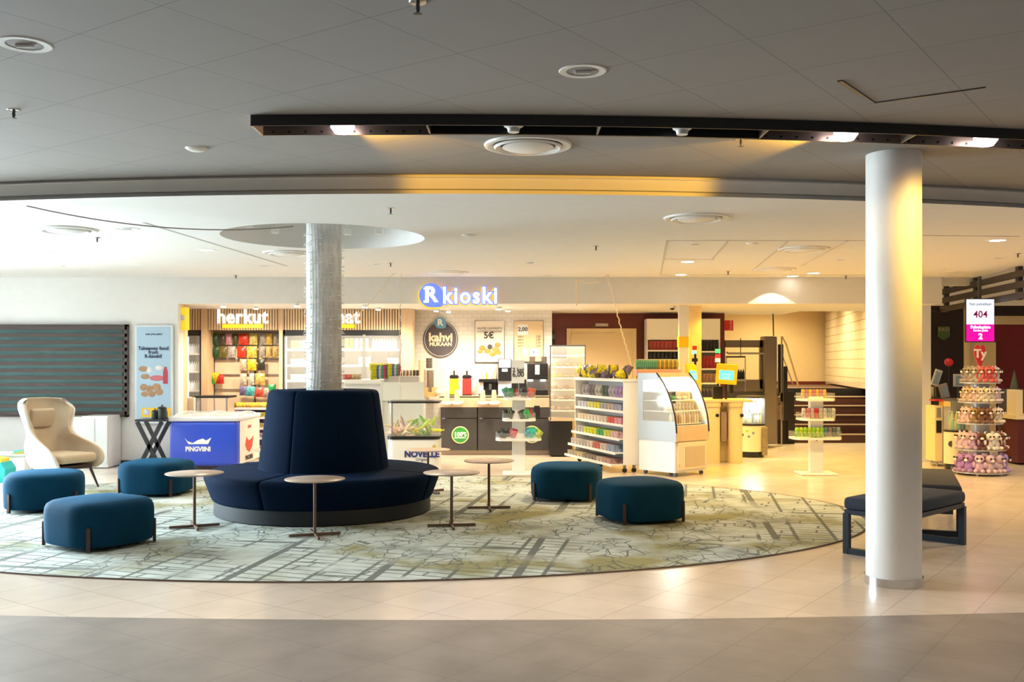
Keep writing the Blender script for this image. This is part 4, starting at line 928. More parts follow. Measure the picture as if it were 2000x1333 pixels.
# cup tower, bins
t = thing('cup_tower', 'tall tower of stacked paper cups left of the yellow flask', 'cup stack', on(835, dq))
m = MB(); 
for k in range(11): z = zt + .06 + k * .035; m.lathe([(.055, z), (.066, z + .034), (.058, z + .034)], 20, (X(840, dq), dq + .05, 0))
m.obj('cups', mat('grey_cup', (.25, .20, .17), .5, var=.5, vs=60), t)
m = MB()
for k in range(4): z = zt + .48 + k * .045; m.lathe([(.05, z), (.06, z + .044), (.052, z + .044)], 20, (X(838, dq), dq + .05, 0))
m.obj('dark_cups', mat('dark_cup', (.09, .07, .06), .5), t)
MB().cyl((X(823, dq), dq, zt + .1), (X(823, dq), dq, zt + .62), .045, n=20).obj('cup_tube', OAK, t, smooth=True); part(t, 'tray', 829, 852, 757, 775, dq, .15, mat('wicker', (.62, .36, .12), .7, var=.3))
m = MB(); m.ball((X(857, dq), dq, zt + .06), .07, 1, 1, .8); tag(m.obj('sweet_jar', mat('jar_glass', (.8, .6, .5), .15, alpha=.7), smooth=True), 'small round jar beside the cup tower on the counter', 'jar')
# dark unit below and pastry rack above at the right end of the counter
tag(MB().pbox(1074, 1118, 822, 891, 17.0, .6, .01).obj('dark_cabinet', BLACK), 'black cabinet under the pastry display case', 'cabinet')
dp_ = 16.95
t = thing('pastry_case', 'tall clear pastry display case with lit white shelves right of the coffee counter', 'display case', (X(1108, dp_), dp_, Z(822, dp_)))
for px in (1074, 1142):
    for y in (dp_, dp_ + .5): MB().pbox(px, px + 2, 676, 822, y, .03).obj('post', CHROME, t)
part(t, 'top', 1074, 1144, 674.5, 677, dp_, .52, CHROME); part(t, 'base', 1073, 1145, 817, 823, dp_, .52, WTOP); part(t, 'front_glass', 1076, 1142, 677, 817, dp_ - .005, .006, GLASS); part(t, 'rear_panel', 1076, 1142, 700, 817, dp_ + .5, .02, mat('pale_back', (.86, .84, .78), .4))
for k, py in enumerate((694, 716, 738, 761, 781, 802)):
    s = part(t, 'shelf', 1076, 1142, py, py + 2.5, dp_ + .02, .46, WPLA)
    if k:
        for j in range(5): BUN.put((X(1083 + j * 12.5, dp_), dp_ + .18, Z(py, dp_)), random.choice([(.75, .6, .08), (.7, .5, .2), (.8, .7, .3)]) if k < 3 else random.choice([(.7, .5, .4), (.55, .3, .15), (.75, .6, .45)]), 'pastry on the %s shelf of the clear case, ' % ['', 'upper', 'second', 'third', 'fourth', 'lowest'][k] + nth(j, 5), 'pastry', 'pastries on case shelf %d' % k, 0, 1.15)
area('case_lamp', (X(1108, dp_), dp_ + .2, Z(679, dp_)), (0, 0, 0), .6, .1, 4, (1, .93, .75))
# small sign above the door, round clock edge on
t = thing('door_plate', 'small grey plate on the maroon wall above the cream door', 'sign', (X(1175, 18.6), 18.6, Z(638, 18.6)))
part(t, 'plate', 1163, 1188, 632, 638, 18.67, .03, mat('plate_tan', (.45, .33, .26), .5)); text('plate_text', 'TYÖTILA', .05, (X(1175.5, 18.6), 18.665, Z(635, 18.66)), INKW, t)
t = thing('wall_clock', 'black round clock on the side of the tiled wall, seen edge on', 'timepiece', (xt1, 18.2, Z(672, 18.2)))
MB().cyl((xt1, 18.2, Z(659, 18.2)), (xt1 + .06, 18.2, Z(659, 18.2)), .13, n=28).obj('housing', BLACK, t, smooth=True)
# price card on pole of candy stand
# ---------------------------------------------------------------- candy stands
def stand(px, lab, trays, base_w):
    d = 14.35; x = X(px, d); t = thing('display_stand', lab, 'display stand', (x, d, 0))
    MB().box(x - base_w / 2, x + base_w / 2, d - .22, d + .22, 0, .03, .01).obj('base_plate', WPLA, t)
    MB().box(x - .095, x + .095, d - .05, d + .05, .03, 1.12, .005).obj('post', WPLA, t)
    for k, (a, b, py) in enumerate(trays):
        x0, x1, z = X(a, d), X(b, d), Z(py, d); q = .2; yc = d
        pts = [(x0, yc + .18), (x0, yc - .06), (x0 + .06, yc - .18), (x1 - .06, yc - .18), (x1, yc - .06), (x1, yc + .18)]
        tr = MB().prism(pts, 'z', z - .04, z - .01).obj('tray', WPLA, t)
        m = MB(); n = len(pts); h = z + .075
        m.add([(p[0], p[1], z - .01) for p in pts] + [(p[0], p[1], h) for p in pts], [(k2, (k2 + 1) % n, n + (k2 + 1) % n, n + k2) for k2 in range(n)]); m.obj('acrylic_rim', GLASS, tr, recalc=False)
    for z in (Z(860, d), Z(820, d)): MB().cyl((x, d - .056, z), (x, d - .05, z), .011, n=12).obj('screw', BLACK, t)
    return t, x, d
TR1 = [(968, 1057, 855), (981, 1046, 817), (983, 1046, 776)]
t, x1_, d1_ = stand(1013, 'white three tier candy stand with a price card, in front of the coffee counter', TR1, .46)
MB().box(X(999, d1_), X(1024, d1_), d1_ - .03, d1_ - .02, Z(749, d1_), Z(704, d1_)).obj('price_card', mat('card_pale', (.74, .78, .82), .5), t)
MB().box(x1_ - .01, x1_ + .01, d1_ - .02, d1_, Z(776, d1_), Z(706, d1_)).obj('card_pole', GREYM, t)
text('card_text', '2 kpl', .085, (X(1012, d1_), d1_ - .034, Z(723, d1_)), TEXTD, t, bold=.001); text('card_text', '6,00', .10, (X(1012, d1_), d1_ - .034, Z(732, d1_)), TEXTD, t, bold=.001)
def candy(): 
    o = make_bag(.12, .15, .06).obj('candy_bag', PRINT, None, smooth=True); return o
CB = Goods(candy)
cc = {0: [(.03, .04, .035), (.03, .05, .04), (.7, .15, .2), (.75, .3, .35), (.7, .05, .03), (.75, .12, .02), (.03, .45, .5), (.05, .55, .4), (.45, .6, .05)],
      1: [(.02, .03, .02), (.05, .2, .08), (.3, .6, .35), (.02, .02, .02), (.03, .35, .08), (.65, .03, .03)],
      2: [(.02, .22, .12), (.03, .03, .03), (.6, .05, .05), (.03, .03, .03), (.65, .1, .05), (.25, .2, .15)]}
nm_ = {0: 'lowest', 1: 'middle', 2: 'top'}
for k, (a, b, py) in enumerate(TR1):
    n = 16 if k == 0 else 11
    for j in range(n):
        px = a + 6 + (b - a - 12) * (j + .5) / n
        if j % 2 and abs(px - 1013) < 10: continue
        col = cc[k][int(j / n * len(cc[k]))]; yy = d1_ + (-.1 if j % 2 else .08)
        o = CB.put((X(px, d1_), yy, Z(py, d1_) + random.uniform(0, .02)), col, '%s bag heaped on the %s tray of the candy stand, ' % (hue(col), nm_[k]) + nth(j, n), 'candy bag', 'candy bags on the %s tray' % nm_[k], 0, .85)
        o.rotation_euler = (random.uniform(-.5, .2), random.uniform(-.7, .7), random.uniform(-.5, .5))
TR2 = [(1547, 1641, 853), (1561, 1628, 816), (1561, 1628, 778)]
t, x2_, d2_ = stand(1593, 'white three tier stand of drink cans in front of the brown stairs', TR2, .52)
MB().box(X(1613, d2_), X(1632, d2_), d2_ - .12, d2_ + .1, Z(859, d2_), Z(856, d2_)).obj('card_holder', WPLA, t)
for j in range(11):
    px = 1553 + j * 8.0; c = [(.35, .72, .03), (.55, .78, .03)][j % 2] if j < 7 else [(.10, .25, .25), (.30, .2, .2), (.12, .14, .16), (.2, .3, .3)][j - 7]
    CAN.put((X(px, d2_), d2_ - .09, Z(853, d2_)), c, ('lime green drink can on the lowest can tray' if j < 7 else 'dark drink can on the lowest can tray') + ', ' + nth(j, 11), 'drink can', 'lime cans' if j < 7 else 'dark cans low tray', 0, .88)
for j in range(8):
    px = 1566 + j * 8.2; c = [(.75, .6, .58), (.7, .25, .28), (.75, .5, .5), (.7, .03, .04), (.62, .62, .58), (.7, .7, .66), (.4, .42, .45), (.66, .66, .62)][j]
    CAN.put((X(px, d2_), d2_ - .09, Z(816, d2_)), c, '%s drink can on the middle tray, %s' % (['pale pink', 'rose', 'light pink', 'red', 'silver', 'white', 'grey', 'light grey'][j], ['far left', 'second', 'third', 'fourth', 'fifth', 'sixth', 'seventh', 'far right'][j] + ' in the row'), 'drink can', None, 0, .9)
for j in range(7): CAN.put((X(1570 + j * 7, d2_), d2_ + .05, Z(778, d2_)), [(.75, .5, .1), (.55, .2, .35)][j % 2], '%s drink can in the back row of the top can tray, ' % ['golden', 'plum'][j % 2] + nth(j, 7), 'drink can', 'top tray %s cans' % ['golden', 'plum'][j % 2], 0, .8)
# ---------------------------------------------------------------- gondola of candy
P0, P1 = Vector((1.03, 16.3)), Vector((1.62, 14.45)); u = (P1 - P0); LG = u.length; u = u / LG; ang = math.atan2(u.y, u.x)
gt = thing('shelf_gondola', 'white wheeled shelf gondola filled with candy, left of the curved chiller', 'shelf', (P0.x, P0.y, 0), ang)
# local: x along the front (far end 0 to near end LG), y away from the aisle, front faces -y
for xx in (0, LG - .02): MB().box(xx, xx + .02, 0, .25, .12, 1.36).obj('side_panel', WPLA, gt, world=False)
MB().box(0, LG, .235, .25, .12, 1.36).obj('rear_panel', mat('panel_grey', (.62, .66, .70), .5), gt, world=False)
MB().box(-.01, LG + .01, -.02, .26, 1.33, 1.37).obj('top', WPLA, gt, world=False)
for xx in (0, LG):
    pass
zs_ = [1.09, .90, .70, .50, .30, .13]
for k, z in enumerate(zs_):
    dp2 = 0 if k < 3 else -.06 * (k - 2)
    MB().box(.02, LG - .02, dp2, .234, z - .015, z).obj('shelf', WPLA, gt, world=False)
    MB().box(.02, LG - .02, dp2 - .012, dp2, z - .03, z + .008).obj('price_rail', WSTEEL, gt, world=False)
for x_, y_ in ((.08, .05), (.08, .2), (LG - .08, .05), (LG - .08, .2), (LG / 2, .05)):
    c = MB().box(x_ - .012, x_ + .012, y_ - .02, y_ + .02, .06, .12).obj('caster', GREYM, gt, world=False); MB().cyl((x_ - .012, y_, .035), (x_ + .012, y_, .035), .035, n=16).obj('wheel', BLACK, c, world=False)
bpy.context.view_layer.update(); GM = gt.matrix_world.copy()
def gput(G, lx, ly, z, *a, **k):
    p = GM @ Vector((lx, ly, z)); o = G.put(p, *a, **k); o.rotation_euler = (0, 0, ang + o.rotation_euler.z); return o
shelfc = [[(.45, .4, .42), (.2, .17, .18), (.6, .55, .45), (.08, .12, .09), (.55, .48, .5), (.5, .3, .6), (.7, .45, .15)],
          [(.55, .6, .7), (.7, .68, .2), (.75, .7, .05), (.4, .4, .42), (.5, .42, .35), (.35, .4, .6)],
          [(.75, .66, .5), (.78, .7, .6), (.78, .7, .62), (.75, .65, .55), (.75, .12, .12), (.78, .35, .45)],
          [(.5, .5, .48), (.6, .72, .08), (.72, .74, .03), (.06, .4, .15), (.65, .7, .1), (.75, .5, .55)],
          [(.62, .56, .5), (.5, .45, .42), (.7, .6, .55), (.6, .15, .12), (.65, .55, .5), (.3, .4, .6)],
          [(.45, .38, .28), (.6, .5, .25), (.3, .26, .2), (.25, .23, .2), (.55, .45, .4), (.5, .3, .28)]]
for k, z in enumerate(zs_):
    n = 13; dp2 = 0 if k < 3 else -.06 * (k - 2)
    for j in range(n):
        lx = .1 + (LG - .2) * (j + .5) / n; col = shelfc[k][min(len(shelfc[k]) - 1, int(j / n * len(shelfc[k])))]
        if k == 0: gput(CANDY, lx, .1, z + .001, col, 'candy bag on the top shelf of the wheeled gondola, ' + nth(n - 1 - j, n, 'near end'), 'candy bag', 'gondola top shelf bags', 0, (.8, 1.3, 1.2))
        else:
            gput(PAIL, lx, .116 + dp2, z + .001, col, 'tray of sweets on the %s gondola shelf, ' % ['', 'second', 'third', 'fourth', 'fifth', 'lowest'][k] + nth(n - 1 - j, n, 'near end'), 'tray of sweets', 'gondola %s shelf trays' % ['', 'second', 'third', 'fourth', 'fifth', 'lowest'][k], 0, (1, .68, 1.35 if k != 5 else 1.0))
for j in range(40):
    lx = .08 + (LG * .93) * random.random(); ly = random.uniform(0.04, .2); yel = j % 2
    o = gput(CB, lx, ly, 1.37 + (.0 if j < 22 else .07), (.85, .72, .02) if yel else (.16, .12, .2), ('yellow' if yel else 'black and violet') + ' candy bag in the gondola heap, ' + ('far third', 'middle third', 'near third')[min(2, int(lx / LG * 3))], 'candy bag', '%s bags heaped on the gondola, third %d' % ('yellow' if yel else 'black', int(lx / LG * 3)), random.uniform(-1, 1), (1.0, 1.1, .9))
    o.rotation_euler = (random.uniform(-.6, .6), random.uniform(-.8, .8), random.uniform(0, 6))
# ---------------------------------------------------------------- curved open chiller
A_ = math.radians(40)
ch = thing('curved_chiller', 'white open chiller with curved glass sides and lit shelves', 'chiller', (2.29, 13.9, 0), A_)
W_, D_, HT = .72, .72, 1.46     # local x: width of the front, y: depth (back at +y)
prof = [(0, .10), (0, .62), (.005, .70), (.03, .86), (.08, 1.02), (.15, 1.18), (.24, 1.32), (.33, 1.42), (.37, HT)]   # front edge (y, z)
side = prof + [(D_, HT), (D_, .10)]
MB().prism([(.03, .06), (.03, .50), (D_ - .01, .50), (D_ - .01, .06)], 'x', .01, W_ - .01).obj('base_box', mat('chiller_white', (.80, .80, .80), .3), ch, world=False)
MB().prism([(0, .50), (-.002, .62), (.005, .72), (.05, .72), (.05, .50)], 'x', .01, W_ - .01).obj('front_panel', WTOP, ch, world=False)
MB().prism([(.0, .10), (.0, .48), (.03, .50), (.03, .10)], 'x', .05, W_ - .05).obj('plinth_front', mat('chiller_front', (.74, .66, .54), .4), ch, world=False)
g = grid_mat('vent_mesh', (.25, .2, .16), (.62, .52, .40), .012, .004, 0, .5, .05, 'xz')
MB().box(.20, W_ - .1, -.006, 0, .14, .42).obj('vent_grille', g, ch, world=False)
SIDEG = mat('side_panel_blue', (.42, .50, .60), .3)
SG2 = mat('side_glass', (.85, .92, .95), .05, alpha=.22)
def sideframe(x0, x1):
    m = MB(); inner = [(.13, .72), (.19, .95), (.28, 1.16), (.38, 1.34), (.40, 1.36), (D_ - .1, 1.36), (D_ - .1, .72)]
    return inner
for x0, nm in ((0, 'left'), (W_ - .015, 'right')):
    lo = [(0, .50), (.0, .62), (.02, .78), (D_, .78), (D_, .50)]
    MB().prism(lo, 'x', x0, x0 + .015).obj('side_panel', SIDEG, ch, world=False)
    MB().prism([(D_ - .1, .78), (D_ - .1, 1.36), (.34, 1.36), (.33, 1.42), (.37, HT), (D_, HT), (D_, .78)], 'x', x0, x0 + .015).obj('side_frame', SIDEG, ch, world=False)
    MB().prism([(.02, .78), (.03, .86), (.08, 1.02), (.15, 1.18), (.24, 1.32), (.3, 1.39), (.34, 1.36), (D_ - .1, 1.36), (D_ - .1, .78)], 'x', x0 + .004, x0 + .010).obj('side_glass', SG2, ch, world=False)
    pts = [(x0 + .0075, y - .004, z) for y, z in prof[1:]]; MB().tube(pts, .011, 8).obj('edge_trim', BLACK, ch, world=False)
MB().prism([(.33, 1.40), (.37, HT), (D_, HT), (D_, 1.40)], 'x', 0.015, W_ - .015).obj('canopy', WTOP, ch, world=False)
MB().box(.015, W_ - .015, D_ - .03, D_, .5, 1.40).obj('rear_wall', mat('chiller_inner', (.85, .84, .80), .4), ch, world=False)
MB().box(.05, W_ - .05, .36, .39, 1.385, 1.40).obj('light_strip', LEDC, ch, world=False)
shz = [(.10, .74), (.16, .92), (.25, 1.07), (.33, 1.20)]
for y, z in shz: MB().box(.02, W_ - .02, y, D_ - .03, z - .012, z).obj('shelf', WPLA, ch, world=False)
for x_ in (.08, W_ - .08): 
    for y_ in (.08, D_ - .08): MB().cyl((x_ - .012, y_, .03), (x_ + .012, y_, .03), .03, n=14).obj('caster', BLACK, ch, world=False)
MB().box(.06, .09, .0, .004, .14, .18).obj('warning_sticker', YELL, ch, world=False)
bpy.context.view_layer.update(); CM = ch.matrix_world.copy()
cl = area('chiller_lamp', CM @ Vector((W_ / 2, .42, 1.38)), (0, 0, A_), .6, .1, 12, (1, .96, .85))
def cput(G, lx, ly, z, *a, **k):
    o = G.put(CM @ Vector((lx, ly, z)), *a, **k); o.rotation_euler = (0, 0, A_ + o.rotation_euler.z); return o
for j in range(11): cput(BOTTLE, .07 + j * .058, .16, .74, random.choice([(.45, .33, .22), (.3, .25, .2), (.65, .6, .5), (.5, .45, .4)]), 'dark capped bottle at the bottom of the curved chiller, ' + nth(j, 11), 'bottle', 'chiller bottom bottles', 0, .72)
for j in range(9): 
    o = cput(BOXP, .09 + j * .07, .26, .92, random.choice([(.8, .76, .66), (.75, .6, .5), (.78, .74, .7)]), 'wrapped sandwich on the second lowest chiller shelf, ' + nth(j, 9), 'sandwich', 'chiller sandwiches', .5, (.7, 1.5, 1))
for j in range(5): cput(BUN, .12 + j * .12, .38, 1.07, random.choice([(.82, .6, .35), (.85, .8, .7), (.1, .35, .15), (.8, .7, .5)]), 'small food portion on the third shelf of the chiller, ' + nth(j, 5), 'food', 'chiller third shelf food', 0, 1.1)
for j in range(5): cput(BUN, .12 + j * .12, .45, 1.20, (.85, .75, .45), 'bread roll on the top shelf of the curved chiller, ' + nth(j, 5), 'bread roll', 'chiller bread rolls', 0, 1.0)
# hanging strips display behind the chiller
t = thing('strip_display', 'low pink edged rack of green and yellow candy strips behind the chiller', 'rack', (X(1290, 15.6), 15.6, 0))
d = 15.4; MB().pbox(1245, 1330, 722, 735, d, .4, .01).obj('tray', mat('pink_edge', (.72, .38, .36), .5), t); MB().pbox(1243, 1335, 702, 704, d + .2, .02).obj('rail', WPLA, t); MB().pbox(1250, 1330, 735, 910.5, d + .05, .35).obj('cabinet', WPLA, t)
for px in (1244, 1334): MB().pbox(px, px + 2, 702, 735, d + .2, .02).obj('upright', WPLA, t)
for j in range(20):
    c = (.15, .5, .4) if j < 10 else (.82, .6, .05) if j % 2 else (.4, .3, .12)
    CB.put((X(1247 + j * 4.2, d), d + .18, Z(722, d)), c, '%s candy strip hanging in the pink edged rack, ' % ('green' if j < 10 else 'yellow' if j % 2 else 'brown') + nth(j, 20), 'candy strip', 'strips %s' % ('green' if j < 10 else 'yellow' if j % 2 else 'brown'), 1.0, (.5, .7, 1.0))
# ---------------------------------------------------------------- wall shelves with red and dark bags
for a, b, dd, lab, tag_ in [(1265, 1327, 18.2, 'white wall shelf with red snack bags left of the white pillar', 'left'), (1370, 1405, 18.2, 'white wall shelf with dark and red bags right of the cream pillar', 'right')]:
    t = thing('wall_shelf', lab, 'shelf', (X((a + b) / 2, dd), dd, 0)); d = dd
    MB().pbox(a, b, 623, 900, d + .35, .04).obj('rear_panel', WPLA, t); MB().pbox(a - 1.5, a, 623, 900, d, .37).obj('side_panel', WSTEEL, t); MB().pbox(b, b + 1.5, 623, 900, d, .37).obj('side_panel', WSTEEL, t); MB().pbox(a, b, 623, 664, d, .3).obj('header_panel', WPLA, t)
    sh = (684, 704, 724, 748) if tag_ == 'left' else (686, 720, 748, 777)
    for py in sh: MB().pbox(a, b, py, py + 3, d - .03, .38).obj('shelf', WPLA, t)
    n = 7 if tag_ == 'left' else 4
    for k, py in enumerate(sh):
        for j in range(n):
            px = a + 3 + (b - a - 6) * (j + .5) / n
            col = ([(.55, .08, .07), (.02, .02, .025), (.1, .1, .2), (.5, .1, .1)] if tag_ == 'left' else [(.02, .02, .03), (.5, .03, .05), (.35, .18, .15), (.05, .04, .12)])[k]
            BAG.put((X(px, d), d + .08, Z(py, d)), col, '%s bag on the %s shelf %s of the pillars' % ([['red', 'black', 'navy', 'dark red'], ['black', 'red', 'brown', 'dark blue']][tag_ == 'right'][k], ['top', 'second', 'third', 'fourth'][k], tag_) + ', ' + nth(j, n), 'snack bag', 'bags %s %d' % (tag_, k), 0, (.5 if n == 7 else .48, 1, .7 if k != 1 or tag_ == 'left' else .95))
# ---------------------------------------------------------------- checkout desks and self service screens
CK = mat('checkout_lit_cream', (.80, .66, .40), .4)  # cream holds the yellow light that falls on the white desk panels
t = thing('checkout_desk', 'white checkout desk painted as in yellow light, with two rounded panels right of the chiller', 'desk', (X(1415, 16.0), 16.0, 0)); d = 15.9
for a, b in ((1376, 1408), (1425, 1452)):
    MB().prism(rrect(a, b, d, .5, .08), 'z', 0, Z(795, d)).obj('panel', CK, t); MB().prism(rrect(a - 1, b + 2, d - .03, .55, .08), 'z', Z(795, d), Z(786, d)).obj('collar', CK, t)
MB().pbox(1335, 1470, 781, 786, d - .05, .65, .01).obj('top', CK, t)
MB().pbox(1408, 1420, 805, 863, d + .1, .1, .01).obj('grey_box', mat('taupe_panel', (.30, .22, .20), .5), t); MB().pbox(1408, 1425, 795, 902, d + .25, .1).obj('rear_panel', CK, t)
for px in (1401, 1449): MB().cyl((X(px, d - .01), d - .012, Z(812, d)), (X(px, d - .01), d + .01, Z(812, d)), .028, n=20).obj('port', BLACK, t)
def kiosk_screen(px0, px1, py0, py1, d, rz, lab, pole):
    x, z = X((px0 + px1) / 2, d), (Z(py0, d) + Z(py1, d)) / 2; w_, h = (px1 - px0) / F * d / max(.5, math.cos(rz)), (py1 - py0) / F * d
    t = thing('self_checkout', lab, 'self checkout screen', (x, d, Z(785, 15.9)))
    M = Matrix.Translation((x, d, z)) @ Matrix.Rotation(rz, 4, 'Z') @ Matrix.Rotation(math.radians(-14), 4, 'X') @ Matrix.Rotation(math.radians(4), 4, 'Y')
    m = MB(); m.M = M; m.box(-w_ / 2, w_ / 2, -.02, .03, -h / 2, h / 2, .012); m.obj('housing', YELL, t)
    m = MB(); m.M = M; m.box(-w_ * .34, w_ * .34, -.024, -.018, -h * .30, h * .16); m.obj('display', mat('screen_cyan', (.1, .7, .8), .3, emit=(.10, .75, .85), es=.5), t)
    for i, s in enumerate(('Aloita', 'tästä')): 
        o = text('screen_text', s, .055, (x, d, z), INKW, t, rz=rz, ext=.001); o.location = (M @ Vector((0, -.027, .02 - .055 * i - .03))) - t.location
    MB().cyl((x, d + .05, Z(785, 15.9)), (x, d + .05, z), .02, n=12).obj('pole', BLACK, t)
    return t
kiosk_screen(1399, 1439, 711, 751, 15.95, math.radians(-12), 'yellow self checkout screen facing the camera on the checkout desk', 0)
kiosk_screen(1340, 1363, 711, 751, 15.86, math.radians(48), 'yellow self checkout screen turned sideways behind the chiller', 0)
t = thing('checkout_lamp', 'status lamp with a green light on a dark stem by the cream pillar', 'lamp', (X(1357, 16.0), 16.0, .9)); d = 16.0
MB().pbox(1352.5, 1360, 685.5, 691.5, d, .05).obj('green_light', mat('lamp_green', (.1, .9, .4), .4, emit=(.1, 1, .5), es=1.5), t); MB().pbox(1353, 1361, 676, 684, d, .05).obj('red_light', mat('lamp_red', (.7, .05, .03), .4), t); MB().pbox(1352, 1363, 700, 707, d, .06, .01).obj('scanner_head', BLACK, t); MB().pbox(1356, 1360, 690, 785, d + .02, .02).obj('stem', BLACK, t)
t = thing('checkout_lamp', 'status lamp with green, red and white bands beside the dark shelf bags', 'lamp', (X(1402, 16.3), 16.3, .9)); d = 16.3
for c, (a, b), nm in (((.1, .75, .3), (682, 690), 'green_light'), ((.7, .04, .04), (692, 700), 'red_light'), ((.85, .7, .6), (700, 708), 'white_light')): MB().pbox(1398, 1407, a, b, d, .06).obj(nm, mat('band_' + nm, c, .4, emit=c, es=.4), t)
MB().pbox(1401, 1404, 690, 785, d + .06, .02).obj('stem', BLACK, t)
# desktop clutter on the checkout desk
t = thing('card_terminal', 'dark card terminal arm on the checkout desk', 'terminal', (X(1400, 16.1), 16.1, Z(781, 16.1))); d = 16.1
MB().pbox(1393, 1412, 755, 781, d, .08, .01).obj('body', BLACK, t); MB().pbox(1425, 1433, 745, 770, d, .05, .01).obj('handset', BLACK, t)
# round small glass cooler
dr_ = 16.75; cx, rr_ = X(1475, dr_), 27 / F * dr_
t = thing('round_cooler', 'round white cooler with a cold lit glass top, next to the checkout desk', 'cooler', (cx, dr_ + .3, 0)); cc_ = (cx, dr_ + .3, 0)
z1, z2 = Z(833, dr_), Z(778, dr_)
MB().cyl((cx, dr_ + .3, 0), (cx, dr_ + .3, .1), rr_ * .92, n=40).obj('foot', BLACK, t, smooth=True)
MB().cyl((cx, dr_ + .3, .1), (cx, dr_ + .3, z1), rr_, n=40).obj('body', mat('cooler_cream', (.82, .74, .58), .35), t, smooth=True)
MB().cyl((cx, dr_ + .3, z1), (cx, dr_ + .3, z1 + .03), rr_ * 1.02, n=40).obj('rim', BLACK, t, smooth=True)
MB().cyl((cx, dr_ + .3, z2), (cx, dr_ + .3, z2 + .03), rr_ * 1.02, n=40).obj('top_rim', DGREY, t, smooth=True)
MB().cyl((cx, dr_ + .3, z1 + .03), (cx, dr_ + .3, z2), rr_, n=40, cap=False).obj('glass_wall', GLASS, t, smooth=True)
for px, py, c in ((1462, 843, (.7, .55, .05)), (1473, 847, (.2, .3, .5)), (1465, 854, (.2, .35, .5)), (1455, 851, (.02, .02, .02))):
    a = math.asin(max(-1, min(1, (X(px, dr_) - cx) / rr_))); x_, y_ = cx + rr_ * math.sin(a), dr_ + .3 - rr_ * math.cos(a)
    MB().cyl((x_, y_ - .006, Z(py, dr_)), (x_, y_ + .02, Z(py, dr_)), .022, n=16).obj('print_dot', mat('dot%.2f' % c[0] + '%.2f' % c[2], c, .5), t)
MB().pbox(1489, 1499, 835, 890, dr_ + .06, .05).obj('vent_strip', mat('vent_tan', (.35, .28, .2), .5, var=.5, vs=90), t)
for k in range(26):
    a = random.uniform(math.pi, 2 * math.pi); r = rr_ * random.uniform(.4, .8)
    lv = k % 2; hf = 'left' if math.cos(a) < 0 else 'right'; BOTTLE.put((cx + r * math.cos(a), dr_ + .3 + r * math.sin(a), z1 + .04 + .17 * lv), random.choice([(.45, .7, .8), (.6, .8, .85), (.75, .85, .85), (.7, .75, .4)]), 'pale bottle in the %s layer, %s half of the checkout cooler' % (('lower', 'upper')[lv], hf), 'bottle', 'checkout cooler bottles %s %d' % (hf, lv), 0, .78)
area('cooler_lamp', (cx, dr_ + .2, z2 - .01), (0, 0, 0), .3, .3, 8, (.75, .9, 1))
# ---------------------------------------------------------------- lift enclosure, rails
dl = 19.0
t = thing('platform_lift', 'grey framed platform lift with a tall dark post left of the stairs', 'lift', (X(1470, dl), dl, 0))
LG_ = mat('lift_grey', (.17, .14, .13), .45, .2)
for a, b, c, e in ((1415, 1502, 665, 679), (1484, 1502, 665, 760), (1415, 1500, 742, 765), (1415, 1416.5, 665, 765)): MB().pbox(a, b, c, e, dl, .08).obj('frame_bar', LG_, t)
MB().pbox(1493, 1518, 657, 868, dl - .15, .35, .02).obj('mast', LG_, t); MB().pbox(1415, 1500, 765, 868, dl + .05, .06).obj('lower_panel', DGREY, t)
MB().tube([(X(1417, dl), dl - .1, Z(688, dl)), (X(1420, dl), dl - .1, Z(691, dl)), (X(1498, dl), dl - .1, Z(691, dl))], .02, 8).obj('grab_rail', GREYM, t)
MB().tube([(X(1504, dl), dl - .1, Z(611, dl)), (X(1507, dl), dl - .1, Z(615, dl)), (X(1508, dl), dl - .1, Z(657, dl))], .012, 8).obj('antenna_rod', BLACK, t)
MB().pbox(1418, 1456, 696, 699, dl - .12, .04).obj('hook_bar', BLACK, t)
for px in (1418, 1455): MB().pbox(px, px + 1.4, 698, 765, dl - .12, .03).obj('hook_post', GREYM, t)
MB().tube([(X(1444, dl), dl - .1, Z(661, dl)), (X(1444, dl), dl - .1, Z(696, dl))], .008, 6).obj('cable', BLACK, t)
for k in range(4): BOTTLE.put((X(1438 + k * 4.6, 18.8), 18.8, Z(741, 18.8)), (.015, .013, .012), 'black bottle in the short row before the grey lift frame, ' + nth(k, 4), 'bottle', 'black bottles at the lift', 0, (.7, .7, .9))
tag(MB().pbox(1434, 1458, 741, 745, 18.7, .25).obj('bottle_shelf', GREYM), 'small shelf under the black bottles at the lift', 'shelf')
t = thing('stair_railing', 'black panelled stair railing with a pale sloping handrail', 'railing', (X(1535, 19.6), 19.6, 0))
for a, b, c, e, d in ((1520, 1530, 673, 770, 19.5), (1530, 1538, 716, 822, 19.3), (1538, 1551, 765, 862, 19.7), (1524, 1535, 768, 785, 19.4)): MB().pbox(a, b, c, e, d, .05).obj('panel', BLACK, t)
MB().tube([(X(1527, 19.4), 19.4, Z(656, 19.4)), (X(1535, 19.5), 19.5, Z(672, 19.5)), (X(1560, 20.6), 20.6, Z(757, 20.6))], .02, 8).obj('handrail', OAK, t)
MB().tube([(X(1526, 19.45), 19.45, Z(690, 19.45)), (X(1549, 20.4), 20.4, Z(752, 20.4))], .012, 8).obj('lower_rail', GREYM, t)
MB().pbox(1526, 1528, 657, 868, 19.4, .04).obj('post', GREYM, t); MB().pbox(1519, 1552, 820, 868, 19.75, .05).obj('dark_base', DMR, t)
t = thing('hanging_sign', 'red blade sign with white script high on the yellow wall', 'sign', (X(1424, 19.2), 19.2, Z(645, 19.2))); d = 19.2
MB().pbox(1415, 1432, 626, 646, d, .04).obj('panel', mat('sign_red', (.62, .02, .02), .4), t)
